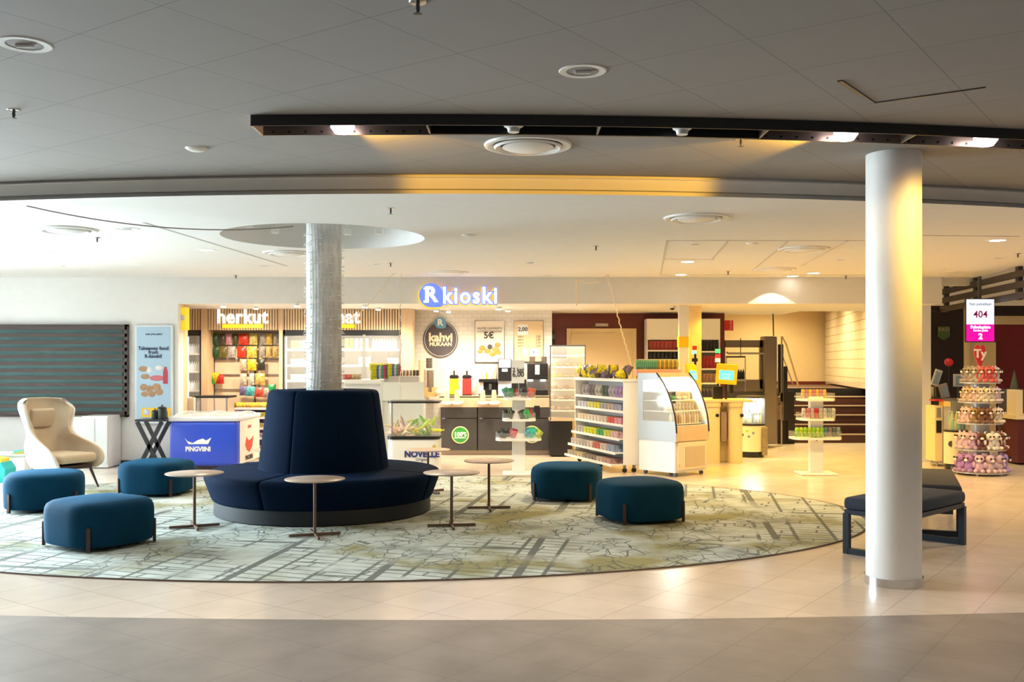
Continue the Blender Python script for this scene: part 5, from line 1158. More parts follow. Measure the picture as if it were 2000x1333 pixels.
o = text('panel_text', 'Coca-Cola', .055, (X(1427, d), d - .004, Z(636, d)), INKW, t, ext=.002, shear=.4); o.rotation_euler = (math.pi / 2, math.radians(-90), 0)
# camera domes under the kiosk ceiling
for px, py, lab in ((1313, 603, 'white dome camera under the kiosk ceiling left of the pillar'),):
    d = 16.4; t = thing('dome_camera', lab, 'camera', (X(px, d), d, ZK)); MB().cyl((X(px, d), d, ZK - .03), (X(px, d), d, ZK), .05, n=20).obj('mount', WPLA, t); MB().ball((X(px, d), d, ZK - .035), .038, 1, 1, .8).obj('lens_dome', BLACK, t, smooth=True)
# ---------------------------------------------------------------- left side: banner, cabinet, table with pots, toys
d = YW - .06
t = thing('banner', 'tall pale blue banner advertising takeaway food on the left wall', 'banner', (X(300, d), d, Z(828, d)))
MB().pbox(264, 337, 636, 828, d, .05).obj('frame', mat('banner_frame', (.72, .78, .84), .3), t); MB().pbox(267, 333, 639, 822, d - .004, .004).obj('sheet', mat('banner_blue', (.44, .62, .78), .5), t)
TB = mat('ink_navy', (.04, .05, .12), .5)
text('small_print', 'auki joka päivä', .045, (X(301, d), d - .008, Z(653, d)), TB, t)
for s, py in (('Takeaway food', 681), ('from', 688.5), ('R-kioski!', 696.5)): text('headline', s, .078, (X(300, d), d - .008, Z(py, d)), TB, t, bold=.002)
def blob(px, py, r, sx, sz, mt): MB().ball((X(px, d), d - .004, Z(py, d)), r, sx, .12, sz).obj('food_print', mt, t, smooth=True)
B1 = mat('print_bun', (.55, .33, .18), .5, var=.3, vs=30); B2 = mat('print_pink', (.62, .18, .22), .5); B3 = mat('print_white', (.8, .78, .76), .5)
for px, py, r, sx, sz, mt in ((280, 721, .055, 1.3, .8, B1), (292, 723, .05, .9, 1, B3), (311, 719, .05, 1.2, .8, B3), (284, 736, .06, 1.2, .7, B1), (307, 739, .07, 1.7, .65, B2), (281, 757, .06, 1, .9, B1), (292, 760, .06, 1, .9, B1), (306, 757, .07, 1, .9, B1), (283, 770, .055, 1.1, .8, B1), (297, 770, .055, 1, .9, B1), (311, 766, .06, 1.1, .9, B1)): blob(px, py, r, sx, sz, mt)
MB().prism([(X(319, d), Z(750, d)), (X(328, d), Z(750, d)), (X(328, d), Z(727, d)), (X(325, d), Z(717, d)), (X(322, d), Z(717, d)), (X(319, d), Z(727, d))], 'y', d - .012, d).obj('bottle_print', mat('print_cola', (.5, .05, .08), .4), t)
MB().pbox(276, 333, 797, 815, d - .008, .004).obj('logo_band', YELL, t); MB().prism(bub(X(286, d), Z(805, d), .05), 'y', d - .014, d - .004).obj('logo_badge', mat('soft_blue', (.55, .6, .8), .4), t); text('logo_letter', 'R', .08, (X(286, d), d - .017, Z(805, d)), INKW, t, bold=.003); text('logo_text', 'kioski', .09, (X(312, d), d - .012, Z(806, d)), INKW, t, bold=.003)
d = 15.15
t = thing('white_cabinet', 'white low cabinet with a glazed door behind the wing chair', 'cabinet', (X(160, d), d, 0))
MB().pbox(100, 160, 815, 914, d, .45, .005).obj('side_block', WPLA, t); MB().pbox(160, 211, 813, 914, d, .5, .005).obj('body', WPLA, t)
for a, b in ((162, 184), (187, 209)): MB().pbox(a, b, 817, 905, d - .015, .015).obj('door', mat('pale_door', (.74, .78, .76), .3), t)
MB().ball((X(182, d), d - .03, Z(868, d)), .014).obj('knob', CHROME, t)
d = 14.8
t = thing('folding_table', 'black cross legged side table under the banner, holding black pots', 'table', (X(298, d), d, 0))
MB().pbox(263, 323, 820, 824, d - .1, .45, .004).obj('tabletop', BLACK, t)
for y in (d - .06, d + .28):
    for a, b in ((270, 318), (318, 270)):
        m = MB(); p0, p1 = Vector((X(a, d), y, Z(824, d))), Vector((X(b, d), y, 0)); v = (p1 - p0).normalized(); nn = Vector((v.z, 0, -v.x)) * .028
        m.add([p0 + nn, p0 - nn, p1 - nn, p1 + nn] + [q + Vector((0, .03, 0)) for q in (p0 + nn, p0 - nn, p1 - nn, p1 + nn)], [(0, 1, 2, 3), (4, 5, 6, 7), (0, 1, 5, 4), (1, 2, 6, 5), (2, 3, 7, 6), (3, 0, 4, 7)]); m.obj('leg', BLACK, t)
zt2 = Z(820, d)
def pot():
    o = MB().lathe([(.001, 0), (.055, 0), (.06, .01), (.06, .15), (.055, .155), (.001, .155)], 24).obj('black_pot', mat('pot_black', (.02, .03, .03), .25), None, smooth=True)
    MB().lathe([(.06, .155), (.05, .17), (.01, .18), (.012, .20), (.001, .203)], 24).obj('lid', BLACK, o, world=False, smooth=True); return o
PT = Goods(pot)
for px, yy, s, lab in ((303, d + .02, .8, 'small black pot at the left on the cross legged table'), (317, d, 1.1, 'largest black pot with a lid on the cross legged table'), (322, d + .2, .7, 'small black pot at the right on the cross legged table'), (309, d + .2, .7, 'small black pot at the back of the cross legged table')): PT.put((X(px, yy), yy, zt2), (1, 1, 1), lab, 'pot', None, 0, s)
# children's corner at the left edge
t = thing('play_table', 'low white play table with grey top at the far left edge', 'table', (X(20, 13.7), 13.7, 0)); d = 13.9
MB().pbox(-60, 48, 888, 893, d, .5, .01).obj('top', mat('grey_top', (.5, .56, .55), .4), t)
for a, b in ((18, 48), (-60, -40)): MB().pbox(a, b, 893, 933, d + .02, .4).obj('leg', WPLA, t)
tag(MB().prism([(X(-20, 13.4), 0), (X(16, 13.4), 0), (X(17, 13.4), .18), (X(8, 13.4), .27), (X(-20, 13.4), .1)], 'y', 13.3, 13.6).obj('foam_block', mat('teal_foam', (.02, .42, .40), .6)), 'teal foam block on the floor at the far left', 'foam block')
tag(MB().prism([(X(-20, 13.7), .2), (X(8, 13.7), .2), (X(8, 13.7), .29), (X(-20, 13.7), .32)], 'y', 13.62, 13.85).obj('foam_block', mat('yellow_foam', (.85, .6, .05), .6)), 'yellow foam block above the teal one at the far left', 'foam block')
tag(MB().pbox(26, 42, 881, 888, 14.0, .2, .01).obj('toy_block', mat('teal_foam', (.02, .42, .40), .6)), 'small teal toy block on the play table', 'toy')
tag(MB().prism([(X(10, 13.8), Z(888, 13.9)), (X(44, 13.8), Z(888, 13.9)), (X(44, 13.8), Z(878, 13.9)), (X(38, 13.8), Z(880, 13.9))], 'y', 13.92, 14.0).obj('toy_ramp', mat('ochre_toy', (.42, .33, .08), .6)), 'ochre toy ramp lying on the play table', 'toy')
# ---------------------------------------------------------------- ceiling fixtures
def cpos(px, py):
    h = (ZN if py < 335 else ZF) - H; d = h * F / (HZ - py); return X(px, d), d, (ZN if py < 335 else ZF)
RIMM = mat('fixture_rim', (.80, .79, .77), .4); REFL = mat('reflector', (.88, .88, .88), .35, .6)
def dl_maker():
    t = thing('downlight', '', 'ceiling light')
    MB().lathe([(.085, -.002), (.12, -.004), (.125, 0), (.12, .004), (.085, .004)], 32).obj('rim', RIMM, t, world=False, smooth=True)
    MB().lathe([(.09, 0), (.075, .02), (.05, .05), (.001, .055)], 32).obj('reflector', REFL, t, world=False, smooth=True)
    MB().cyl((-.04, 0, -.003), (.04, 0, -.003), .012, n=10).obj('lamp_tube', WPLA, t, world=False, smooth=True); return t
def dl_lit_maker():
    t = thing('downlight', '', 'ceiling light')
    MB().lathe([(.085, -.002), (.12, -.004), (.125, 0), (.12, .004), (.085, .004)], 32).obj('rim', RIMM, t, world=False, smooth=True)
    MB().cyl((0, 0, -.002), (0, 0, 0), .09, n=28).obj('lamp_disc', LEDW, t, world=False); return t
def vent_maker():
    t = thing('ceiling_vent', '', 'ceiling vent')
    MB().lathe([(.24, -.006), (.28, -.02), (.30, -.014), (.305, 0), (.24, 0)], 48).obj('outer_ring', RIMM, t, world=False, smooth=True)
    MB().lathe([(.19, -.012), (.225, -.03), (.238, -.016), (.20, .0)], 48).obj('middle_ring', RIMM, t, world=False, smooth=True)
    MB().lathe([(.001, -.035), (.15, -.032), (.18, -.02), (.16, -.004)], 48).obj('disc', RIMM, t, world=False, smooth=True); return t
def spr_maker():
    t = thing('sprinkler', '', 'sprinkler'); MB().lathe([(.001, -.006), (.035, -.004), (.038, 0)], 20).obj('escutcheon', CHROME, t, world=False, smooth=True)
    MB().lathe([(.008, 0), (.010, -.03), (.006, -.045), (.02, -.05), (.001, -.052)], 12).obj('nozzle', DGREY, t, world=False); return t
def plate_maker():
    t = thing('smoke_detector', '', 'smoke detector'); MB().lathe([(.001, -.02), (.05, -.018), (.075, -.004), (.078, 0)], 28).obj('cover', RIMM, t, world=False, smooth=True); return t
def series(mk, pts, grp):
    o = None
    for px, py, lab in pts:
        loc = cpos(px, py)
        if o is None: o = mk(); o.location = loc; o['label'] = lab; o['group'] = grp
        else: dup(o, loc, None, lab)
series(dl_maker, [(48, 87, 'unlit downlight at the top left corner of the dark ceiling'), (1138, 139, 'unlit downlight in the dark ceiling above the long light track'), (248, 447, 'unlit downlight right of the oval vent ring at the far left'), (102, 493, 'unlit downlight at the far left, the middle one of three near the wall'), (30, 516, 'unlit downlight at the far left picture edge'), (256, 521, 'unlit downlight above the slatted window and the banner'), (515, 520, 'unlit downlight left of the wrapped column, close to the fascia'), (737, 516, 'unlit downlight just right of the wrapped column, close to the fascia'), (798, 537, 'unlit downlight next to the fascia left of the R kioski badge'), (1036, 513, 'unlit downlight in front of the fascia, right of the kioski sign'), (1070, 538, 'unlit downlight touching the fascia right of the kioski sign'), (1358, 477, 'unlit downlight behind the front right vent ring'), (1640, 508, 'unlit downlight close to the front white column, left of it'), (1948, 504, 'unlit downlight at the right above the slatted beam'), (1859, 532, 'unlit downlight at the right next to the start of the slatted beam')], 'unlit downlights')
series(dl_lit_maker, [(404, 489, 'lit downlight left of the round ceiling recess'), (1343, 512, 'lit downlight in the amber ceiling, front one of the left pair'), (1330, 537, 'lit downlight in the amber ceiling, rear one of the left pair'), (1589, 534, 'lit downlight in the amber ceiling, right of the two rear vents'), (1548, 540, 'lit downlight right by the fascia in the amber ceiling'), (1948, 470, 'bright lit downlight at the far right behind the white column')], 'lit downlights')
series(vent_maker, [(1031, 283, 'large round ceiling vent under the long light track'), (128, 448, 'round ceiling vent at the far left'), (1360, 425, 'round ceiling vent with a yellow reflection, left of the white column'), (562, 494, 'round ceiling vent partly behind the wrapped column'), (875, 532, 'round ceiling vent close to the R kioski sign'), (1570, 486, 'round ceiling vent in the amber ceiling, nearer one'), (1513, 526, 'round ceiling vent in the amber ceiling, closest to the fascia')], 'round ceiling vents')
series(spr_maker, [(27, 215, 'sprinkler head at the left picture edge'), (816, 4, 'sprinkler head at the top picture edge'), (1447, 272, 'sprinkler head below the light track, left of the white column'), (190, 464, 'sprinkler head beside the far left vent'), (461, 538, 'sprinkler head over the herkut slat header'), (763, 407, 'sprinkler head above the round recess at its right'), (763, 514, 'sprinkler head above the drinks fridge near the hanging cord'), (1164, 481, 'sprinkler head in the open ceiling right of the kioski sign'), (1422, 530, 'sprinkler head between the amber ceiling vents'), (1652, 539, 'sprinkler head close to the fascia left of the white column'), (1988, 495, 'sprinkler head at the right picture edge')], 'sprinklers')
series(plate_maker, [(384, 290, 'round white smoke detector in the dark ceiling at the left'), (915, 459, 'round white smoke detector right of the round recess'), (116, 519, 'small cream smoke detector near the left wall'), (1470, 475, 'small smoke detector among the amber ceiling panels')], 'smoke detectors')
# open ceiling hatch
hx = [(1640, 157), (1705, 201), (1925, 170)]
h3 = [cpos(a, b) for a, b in hx]
t = thing('ceiling_hatch', 'dark edged ceiling hatch standing slightly open above the white column', 'hatch', h3[1])
def strip(p, q, wd, z, nm, mt):
    p, q = Vector(p), Vector(q); n = Vector((-(q - p).y, (q - p).x, 0)).normalized() * wd; MB().add([p - n, q - n, q + n, p + n] + [v + Vector((0, 0, -z)) for v in (p - n, q - n, q + n, p + n)], [(0, 1, 2, 3), (4, 5, 6, 7), (0, 1, 5, 4), (1, 2, 6, 5), (2, 3, 7, 6), (3, 0, 4, 7)]).obj(nm, mt, t)
strip(h3[0], h3[1], .014, .006, 'gap_edge', BLACK); strip(h3[1], h3[2], .007, .006, 'gap_edge', BLACK)
# panel joints in the lower ceiling on the right
LN = mat('panel_joint', (.55, .54, .52), .7)
def joint(a, b):
    p, q = Vector(cpos(*a)), Vector(cpos(*b)); n = Vector((-(q - p).y, (q - p).x, 0)).normalized() * .012
    MB().add([p - n, q - n, q + n, p + n] + [v + Vector((0, 0, -.004)) for v in (p - n, q - n, q + n, p + n)], [(0, 1, 2, 3), (4, 5, 6, 7), (0, 1, 5, 4), (1, 2, 6, 5), (2, 3, 7, 6), (3, 0, 4, 7)]).obj('trim_9', LN)['kind'] = 'structure'
for a, b in (((1303, 470), (1290, 537)), ((1303, 470), (1690, 470)), ((1290, 537), (1690, 537)), ((1422, 470), (1390, 508)), ((1296, 506), (1395, 507)), ((1540, 470), (1470, 528)), ((1655, 470), (1565, 520)), ((280, 435), (560, 520)), ((1800, 460), (1990, 462))): joint(a, b)
# ---------------------------------------------------------------- long light track
def tarc(R, x0, x1, n=40): return [(x, ARCY - math.sqrt(R * R - (x - ARCX) ** 2)) for x in [x0 + (x1 - x0) * k / n for k in range(n + 1)]]
tk = thing('light_track', 'long dark curved light track with a row of holes and three burning lamps', 'light track', (1.0, 6.1, ZN - .07))
zt_, zb_ = ZN - .001, ZN - .066
TRM = mat('track_black', (.028, .026, .026), .45, .3); TIN = mat('track_inside', (.20, .165, .14), .35, .6)
X0, X1 = -1.596, 4.6
def ribbon(R0, z0, R1, z1, R2, z2, R3, z3, a=X0, b=X1, n=60):
    m = MB(); rows = [tarc(R, a, b, n) for R in (R0, R1, R2, R3)]; zs = (z0, z1, z2, z3); vs = []
    for i in range(n + 1):
        for r, z in zip(rows, zs): vs.append((r[i][0], r[i][1], z))
    m.add(vs, [(4 * i + j, 4 * i + (j + 1) % 4, 4 * i + 4 + (j + 1) % 4, 4 * i + 4 + j) for i in range(n) for j in range(4)] + [(0, 1, 2, 3), tuple(4 * n + j for j in range(4))]); return m
RF = 20.44
ribbon(RF, zt_, RF, zb_, RF - .012, zb_, RF - .012, zt_).obj('front_rail', TRM, tk)
ribbon(RF - .26, zt_, RF - .26, zb_, RF - .272, zb_, RF - .272, zt_).obj('back_rail', TIN, tk)
ribbon(RF - .012, zt_, RF - .012, zt_ - .004, RF - .26, zt_ - .004, RF - .26, zt_).obj('top_plate', TRM, tk)
tr = lambda R, x: ARCY - math.sqrt(R * R - (x - ARCX) ** 2)
MB().box(X0 - .002, X0 + .012, tr(RF, X0), tr(RF - .27, X0), zb_, zt_).obj('end_cap', WTOP, tk)
for px in (835, 1168, 1500, 1805):
    x = X(px, 6.2); MB().box(x, x + .012, tr(RF, x) + .01, tr(RF - .27, x), zb_ + .004, zt_).obj('divider', TIN, tk)
for a, b in ((835, 1168), (1168, 1500)):
    xa, xb = X(a, 6.2) + .012, X(b, 6.2); ribbon(RF - .245, zt_ - .006, RF - .245, zb_ + .001, RF - .258, zb_ + .001, RF - .258, zt_ - .006, xa, xb, 20).obj('black_insert', BLACK, tk)
k = 0; x = X0 + .05
while x < 4.2:
    y = tr(RF, x); m = MB(); m.cyl((x, y - .002, ZN - .034), (x, y + .004, ZN - .034), .007, n=10); m.obj('hole', BLACK, tk); x += .106
for rng_ in ((515, 835), (1500, 1805), (1805, 2100)):
    x = X(rng_[0] + 12, 6.25)
    while x < X(rng_[1] - 8, 6.25):
        y = tr(RF - .26, x); m = MB(); m.cyl((x, y - .003, ZN - .045), (x, y + .002, ZN - .045), .008, n=10); m.obj('inner_hole', BLACK, tk); x += .104
for px, lab in ((668, 'bright lamp in the light track near its left end'), (1675, 'bright lamp in the light track above the white column'), (1982, 'bright lamp in the light track at the right picture edge')):
    x = X(px, 6.2); y = (tr(RF, x) + tr(RF - .26, x)) / 2 + .03; t = thing('track_lamp', lab, 'lamp', (x, y, zb_)); t['group'] = 'track lamps'
    MB().lathe([(.001, -.012), (.05, -.012), (.065, .01), (.075, .022), (.075, .045), (.001, .045)], 24, (x, y, zb_)).obj('glowing_lens', LEDM, t, smooth=True)
    MB().cyl((x, y, zb_ + .045), (x, y, zt_ - .004), .03, n=16).obj('neck', GREYM, t)
    spot('track_light', (x, y, zb_ - .03), (x, y, 0), 10, (1, .72, .35), 165, .5, .03)
    l = bpy.data.lights.new('track_glow', 'POINT'); l.energy = 2.6; l.color = (1, .50, .06); l.shadow_soft_size = .01; o = bpy.data.objects.new('track_glow', l); C.objects.link(o); o.location = (x + .0, y - .04, zb_ + .03)
for px in (1003, 1338):
    x = X(px, 6.15); y = tr(RF, x) + .12; t = thing('track_sensor', 'small white round sensor in the light track, %s' % ('left of the vent centre' if px < 1100 else 'right of the big vent'), 'sensor', (x, y, zb_ - .02)); MB().lathe([(.001, -.025), (.035, -.025), (.04, 0), (.06, .012), (.06, .03), (.001, .03)], 24, (x, y, zb_ + .01)).obj('housing', RIMM, t, smooth=True)
    MB().cyl((x, y, zb_ + .04), (x, y, zt_), .02, n=12).obj('neck', GREYM, t)
# amber spots from the track onto the ceiling step and the column
for x0, tx, e in ((X(668, 6.2), 0.0, 42), (X(1675, 6.2), .75, 60)):
    spot('track_spot', (x0, tr(RF, x0) + .2, ZN - .12), (tx, 8.0, ZN - .02), e, (1, .50, .03), 58, .5, .03)
spot('track_spot', (3.75, 6.3, 2.98), (2.95, 7.1, 2.35), 95, (1, .55, .04), 62, 1, .04)
# ---------------------------------------------------------------- hanging cords and chains
def cord(pts, r, m, name, lab, cat='cord'):
    P = []
    for i in range(len(pts) - 1):
        a, b = Vector(pts[i]), Vector(pts[i + 1])
        for k in range(12): P.append(a.lerp(b, k / 12) + Vector((0, 0, -.0)))
    P.append(Vector(pts[-1])); return tag(MB().tube(P, r, 5).obj(name, m), lab, cat)
CRD = mat('pale_cord', (.74, .68, .58), .5)
x, y, z = cpos(0, 356)
def sag(p, q, s, n=14):
    p, q = Vector(p), Vector(q); return [p.lerp(q, k / n) - Vector((0, 0, s * 4 * (k / n) * (1 - k / n))) for k in range(n + 1)]
def tagtube(pts, r, m, name, lab): return tag(MB().tube(pts, r, 5).obj(name, m), lab, 'cord')
tagtube(sag((-4.12, 8.45, ZF - .02), (SX - .1, HOLE[1] - 1.0, ZF - .02), .10) , .006, mat('cable_grey', (.22, .21, .20), .5), 'cable', 'thin dark cable swagged under the ceiling to the wrapped column')
d = 15.0
def bulbs_cord(pts, lab):
    t = thing('light_string', lab, 'string lights', pts[-1]); MB().tube(pts, .006, 5).obj('wire', CRD, t)
    m = MB()
    for i in range(1, len(pts)): 
        p = Vector(pts[i - 1]).lerp(Vector(pts[i]), .5); m.ball(p, .012, u=6, v=4)
    o = m.obj('bulbs', mat('cord_bulb', (.9, .75, .55), .3), t); o['kind'] = 'stuff'
def P3(px, py, d): return Vector((X(px, d), d, Z(py, d)))
bulbs_cord([P3(782 + 2 * math.sin(k), 530 + k * 7.2, 15.0) for k in range(36)], 'bulb string hanging straight down right of the wrapped column')
bulbs_cord([P3(775 - 95 * (k / 18) ** .8, 530 + 95 * (1 - (1 - k / 18) ** 1.6), 15.0) for k in range(19)], 'bulb string swagged from the ceiling towards the wrapped column')
bulbs_cord([P3(1186, 535, 15.2)] + [P3(1186 + 28 * k / 26 + 1.5 * math.sin(k * 1.9), 535 + 112 * k / 26, 15.2) for k in range(27)] + [P3(1214 + 22 * k / 20 + 1.5 * math.sin(k * 1.9), 647 + 78 * k / 20, 15.2) for k in range(1, 20)], 'curly bulb string hanging down to the wheeled gondola')
bulbs_cord([P3(1126, 545 + k * 2.5, 15.2) for k in range(22)], 'short bulb string hanging right of the kioski sign')
bulbs_cord([P3(1126 + 60 * k / 16, 545 + 12 * math.sin(math.pi * k / 16) - 6 * k / 16, 15.2) for k in range(17)], 'bulb string sagging between two ceiling hooks')
# kiosk ceiling spotlights
ksp = None
for px, py, lab in ((436, 595, 'herkut letter h'), (500, 599, 'herkut letter t'), (580, 594, 'the tall fridge'), (713, 596, 'the wide fridge, left'), (739, 601, 'the wide fridge, right'), (852, 604, 'the badge of the kioski sign'), (876, 606, 'the coffee sign'), (975, 600, 'the pastry poster'), (992, 604, 'the price list poster')):
    d = .94 * F / (HZ - py) - .1; x = X(px, d); loc = (x, d, ZK)
    if ksp is None:
        ksp = thing('kiosk_spotlight', 'small burning spotlight under the kiosk ceiling above ' + lab, 'spotlight', loc, 0, 'kiosk ceiling spotlights')
        MB().cyl((0, 0, -.04), (0, 0, 0), .045, n=16).obj('housing', WPLA, ksp, world=False); MB().cyl((0, 0, -.052), (0, 0, -.04), .04, n=16).obj('lens', mat('lamp_hot', (1, 1, 1), .5, emit=(1, .93, .8), es=14), ksp, world=False)
    else: dup(ksp, loc, None, 'small burning spotlight under the kiosk ceiling above ' + lab)
# ---------------------------------------------------------------- benches behind the white column
BFR = mat('bench_frame', (.012, .022, .035), .45, .2); BCU = mat('bench_wool', (.018, .028, .048), .85, var=.2, vs=40, sheen=.2, bump=.2, bs=150)
def bench(loc, rz, Lx, Wy, lab, cm=BCU):
    t = thing('bench', lab, 'bench', loc, rz)
    MB().box(0, Lx, 0, Wy, .37, .475, .035, 4).obj('cushion', cm, t, world=False, smooth=True)
    MB().box(.01, Lx - .01, .01, Wy - .01, .33, .37).obj('seat_frame', BFR, t, world=False)
    for x0 in (.0, Lx - .05):
        m = MB(); m.box(x0, x0 + .05, 0, .05, 0, .34); m.box(x0, x0 + .05, Wy - .05, Wy, 0, .34); m.box(x0, x0 + .05, .04, Wy - .04, 0, .05); m.obj('leg_loop', BFR, t, world=False)
    return t
a1 = math.atan2(.79, .82)
bench((3.17, 7.97, 0), a1, 1.16, .56, 'dark blue upholstered bench partly hidden by the white column, nearer one')
bench((3.50, 9.05, 0), math.radians(69), 1.55, .52, 'dark grey bench behind the nearer bench at the white column', mat('bench_grey', (.05, .05, .058), .85, var=.15)).location = (4.13, 9.13, 0)
# ---------------------------------------------------------------- right hand shop
t = thing('slatted_beam', 'dark brown slatted beam hanging from the ceiling at the right edge', 'beam', (7.4, 15.5, 2.5))
pA, pB = Vector((7.5, 17.4, 0)), Vector((6.75, 11.6, 0)); dv = pB - pA; aa = math.atan2(dv.y, dv.x); DBR = mat('beam_brown', (.03, .02, .018), .5, var=.15)
for z in (2.84, 2.69, 2.54):
    m = MB(); m.M = Matrix.Translation(pA) @ Matrix.Rotation(aa, 4, 'Z'); m.box(0, dv.length, -.025, .025, z - .045, z + .045); m.obj('rail', DBR, t)
for s in (.05, 1.6, 3.4, 5.2):
    m = MB(); m.M = Matrix.Translation(pA) @ Matrix.Rotation(aa, 4, 'Z'); m.box(s, s + .12, .026, .09, 2.49, ZF - .001); m.obj('hanger', DBR, t)
m = MB(); m.box(X(1815, 17.4), 7.5, 17.38, 17.42, 2.5, 2.54); m.box(X(1838, 17.4), 7.5, 17.38, 17.42, 2.80, 2.88); m.box(X(1838, 17.4), 7.5, 17.38, 17.42, 2.65, 2.73)
m.obj('end_return', DBR, t)
d = 14.6; t = thing('queue_screen', 'hanging portrait screen showing number 404 over a magenta field', 'screen', (X(1914, d), d, Z(668, d)))
MB().pbox(1886, 1943, 583, 669, d, .05, .006).obj('housing', BLACK, t); MB().pbox(1887.5, 1941.5, 585, 634, d - .003, .003).obj('display_top', mat('screen_ice', (.7, .8, 1), .3, emit=(.72, .84, 1), es=.5), t)
MB().pbox(1887.5, 1941.5, 634, 667, d - .003, .003).obj('display_bottom', mat('screen_magenta', (.8, .0, .35), .3, emit=(.85, .0, .32), es=.5), t)
MG = mat('ink_magenta', (.45, .0, .15), .4)
text('screen_text', 'Nyt palvellaan', .058, (X(1914.5, d), d - .006, Z(594.5, d)), TEXTD, t, ext=.001); text('screen_text', '404', .14, (X(1914.5, d), d - .006, Z(615, d)), MG, t, ext=.001, bold=.002)
WE = mat('ink_white_lit', (1, 1, 1), .4, emit=(1, 1, 1), es=.9)
text('screen_text', 'Palvelupiste', .062, (X(1914.5, d), d - .006, Z(639.5, d)), WE, t, ext=.001, bold=.002); text('screen_text', 'Service point', .04, (X(1914.5, d), d - .006, Z(646, d)), WE, t, ext=.001, bold=.001); text('screen_text', '2', .12, (X(1914.5, d), d - .006, Z(658, d)), WE, t, ext=.001, bold=.004)
MB().pbox(1911, 1917, 540, 583, d + .02, .03).obj('bracket', DGREY, t)
d = 18.96; t = thing('shield_sign', 'green shield shaped sign on the dark alcove wall', 'sign', (X(1843, d), d, Z(664, d)))
MB().prism([(X(1832, d), Z(638, d)), (X(1855, d), Z(638, d)), (X(1855, d), Z(658, d)), (X(1843.5, d), Z(665, d)), (X(1832, d), Z(658, d))], 'y', d, d + .03).obj('shield', mat('shield_green', (.05, .11, .02), .5), t); text('shield_text', 'KKO', .10, (X(1843.5, d), d - .003, Z(644, d)), mat('ink_tan', (.4, .3, .15), .5), t, ext=.002)
# shop fixtures in a row
t = thing('shop_counter', 'dark shop counter with a dark top along the right hand shop', 'counter', (7.6, 17.0, 0))
MB().pbox(1795, 1868, 783, 905, 17.2, .6, .01).obj('body', DARK, t); MB().pbox(1793, 1892, 779, 783, 17.15, .7).obj('top', BLACK, t)
def monitor(px0, px1, py0, py1, d, tilt, lab, mt, zb):
    t = thing('register_screen', lab, 'screen', (X((px0 + px1) / 2, d), d, zb)); x = X((px0 + px1) / 2, d); z = (Z(py0, d) + Z(py1, d)) / 2; w_ = (px1 - px0) / F * d; h = (py1 - py0) / F * d
    m = MB(); m.M = Matrix.Translation((x, d, z)) @ Matrix.Rotation(math.radians(tilt), 4, 'Y'); m.box(-w_ / 2, w_ / 2, -.02, .02, -h / 2, h / 2, .008); m.obj('housing', mt, t)
    m = MB(); m.M = Matrix.Translation((x, d - .022, z)) @ Matrix.Rotation(math.radians(tilt), 4, 'Y'); m.box(-w_ * .33, w_ * .33, -.002, .002, -h * .38, h * .35); m.obj('display', mat('display_dim', (.2, .27, .33), .3), t)
    MB().cyl((x, d + .03, zb), (x, d + .03, z), .02, n=10).obj('stand', DGREY, t)
zc = Z(779, 17.2)
monitor(1822, 1836, 722, 755, 17.3, 18, 'grey tilted cash register screen at the left of the shop counter', mat('register_grey', (.45, .43, .42), .4), zc)
monitor(1835, 1852, 750, 778, 17.25, -14, 'taupe register screen seen from behind on the shop counter', mat('register_taupe', (.28, .22, .20), .5), zc)
monitor(1862, 1884, 731, 756, 17.35, 0, 'wide grey register screen nearest the plush rack', mat('register_grey', (.45, .43, .42), .4), zc)
tag(MB().pbox(1804, 1824, 727, 748, 17.6, .1, .01).obj('card_box', CK), 'cream card box on the shop counter by the pillar', 'box'); 
bpy.data.objects['card_box'].location.z = zc + .001
MB_ = MB().ball((X(1853, 17.5), 17.5, Z(708, 17.5)), .075, 1.1, .5, .95); o = MB_.obj('balloon', mat('balloon_red', (.6, .02, .03), .35), smooth=True); tag(o, 'red balloon ornament on a dark stem behind the registers', 'balloon'); MB().cyl((X(1853, 17.5), 17.5, zc), (X(1853, 17.5), 17.5, Z(711, 17.5)), .006).obj('stem', BLACK, o)
for k, (c, lab) in enumerate([((.05, .05, .05), 'black'), ((.75, .7, .5), 'cream'), ((.4, .15, .1), 'brown'), ((.5, .38, .25), 'tan')]):
    BUN.put((X(1804 + k * 7, 17.1), 17.35, zc + .0), c, '%s soft toy lump on the left end of the shop counter' % lab, 'soft toy', None, 0, 1.5)
d = 16.3; t = thing('bottle_fridge', 'small dark fridge with a red script panel between pillar and dispenser', 'fridge', (X(1815, d), d, 0))
MB().pbox(1796, 1830, 788, 835, d, .5).obj('cabinet', BLACK, t); MB().pbox(1808, 1826, 795, 832, d - .01, .01).obj('glass_door', mat('dark_glass', (.25, .22, .2), .1), t); MB().pbox(1796, 1830, 835, 872, d, .5).obj('lower_cabinet', BLACK, t)
MB().pbox(1805, 1827, 837, 864, d - .015, .015).obj('red_panel', mat('sign_red', (.62, .02, .02)), t); text('panel_text', 'Coca', .085, (X(1816, d), d - .018, Z(851, d)), INKW, t, ext=.002, shear=.35, bold=.002)
MB().pbox(1805, 1828, 868, 897, d - .01, .5).obj('grille', grid_mat('grille_dark', (.02, .02, .02), (.10, .095, .09), .03, .008, 0, .5, .05, 'xz', 10), t); MB().pbox(1796, 1805, 872, 895, d, .5).obj('side', BLACK, t)
for px in (1810, 1826): MB().pbox(px - 2, px + 2, 897, 710 + H * F / d, d, .05).obj('foot', BLACK, t)
d = 15.4; t = thing('dispenser', 'tall narrow cream dispenser cabinet beside the red script fridge', 'dispenser', (X(1840, d), d, 0))
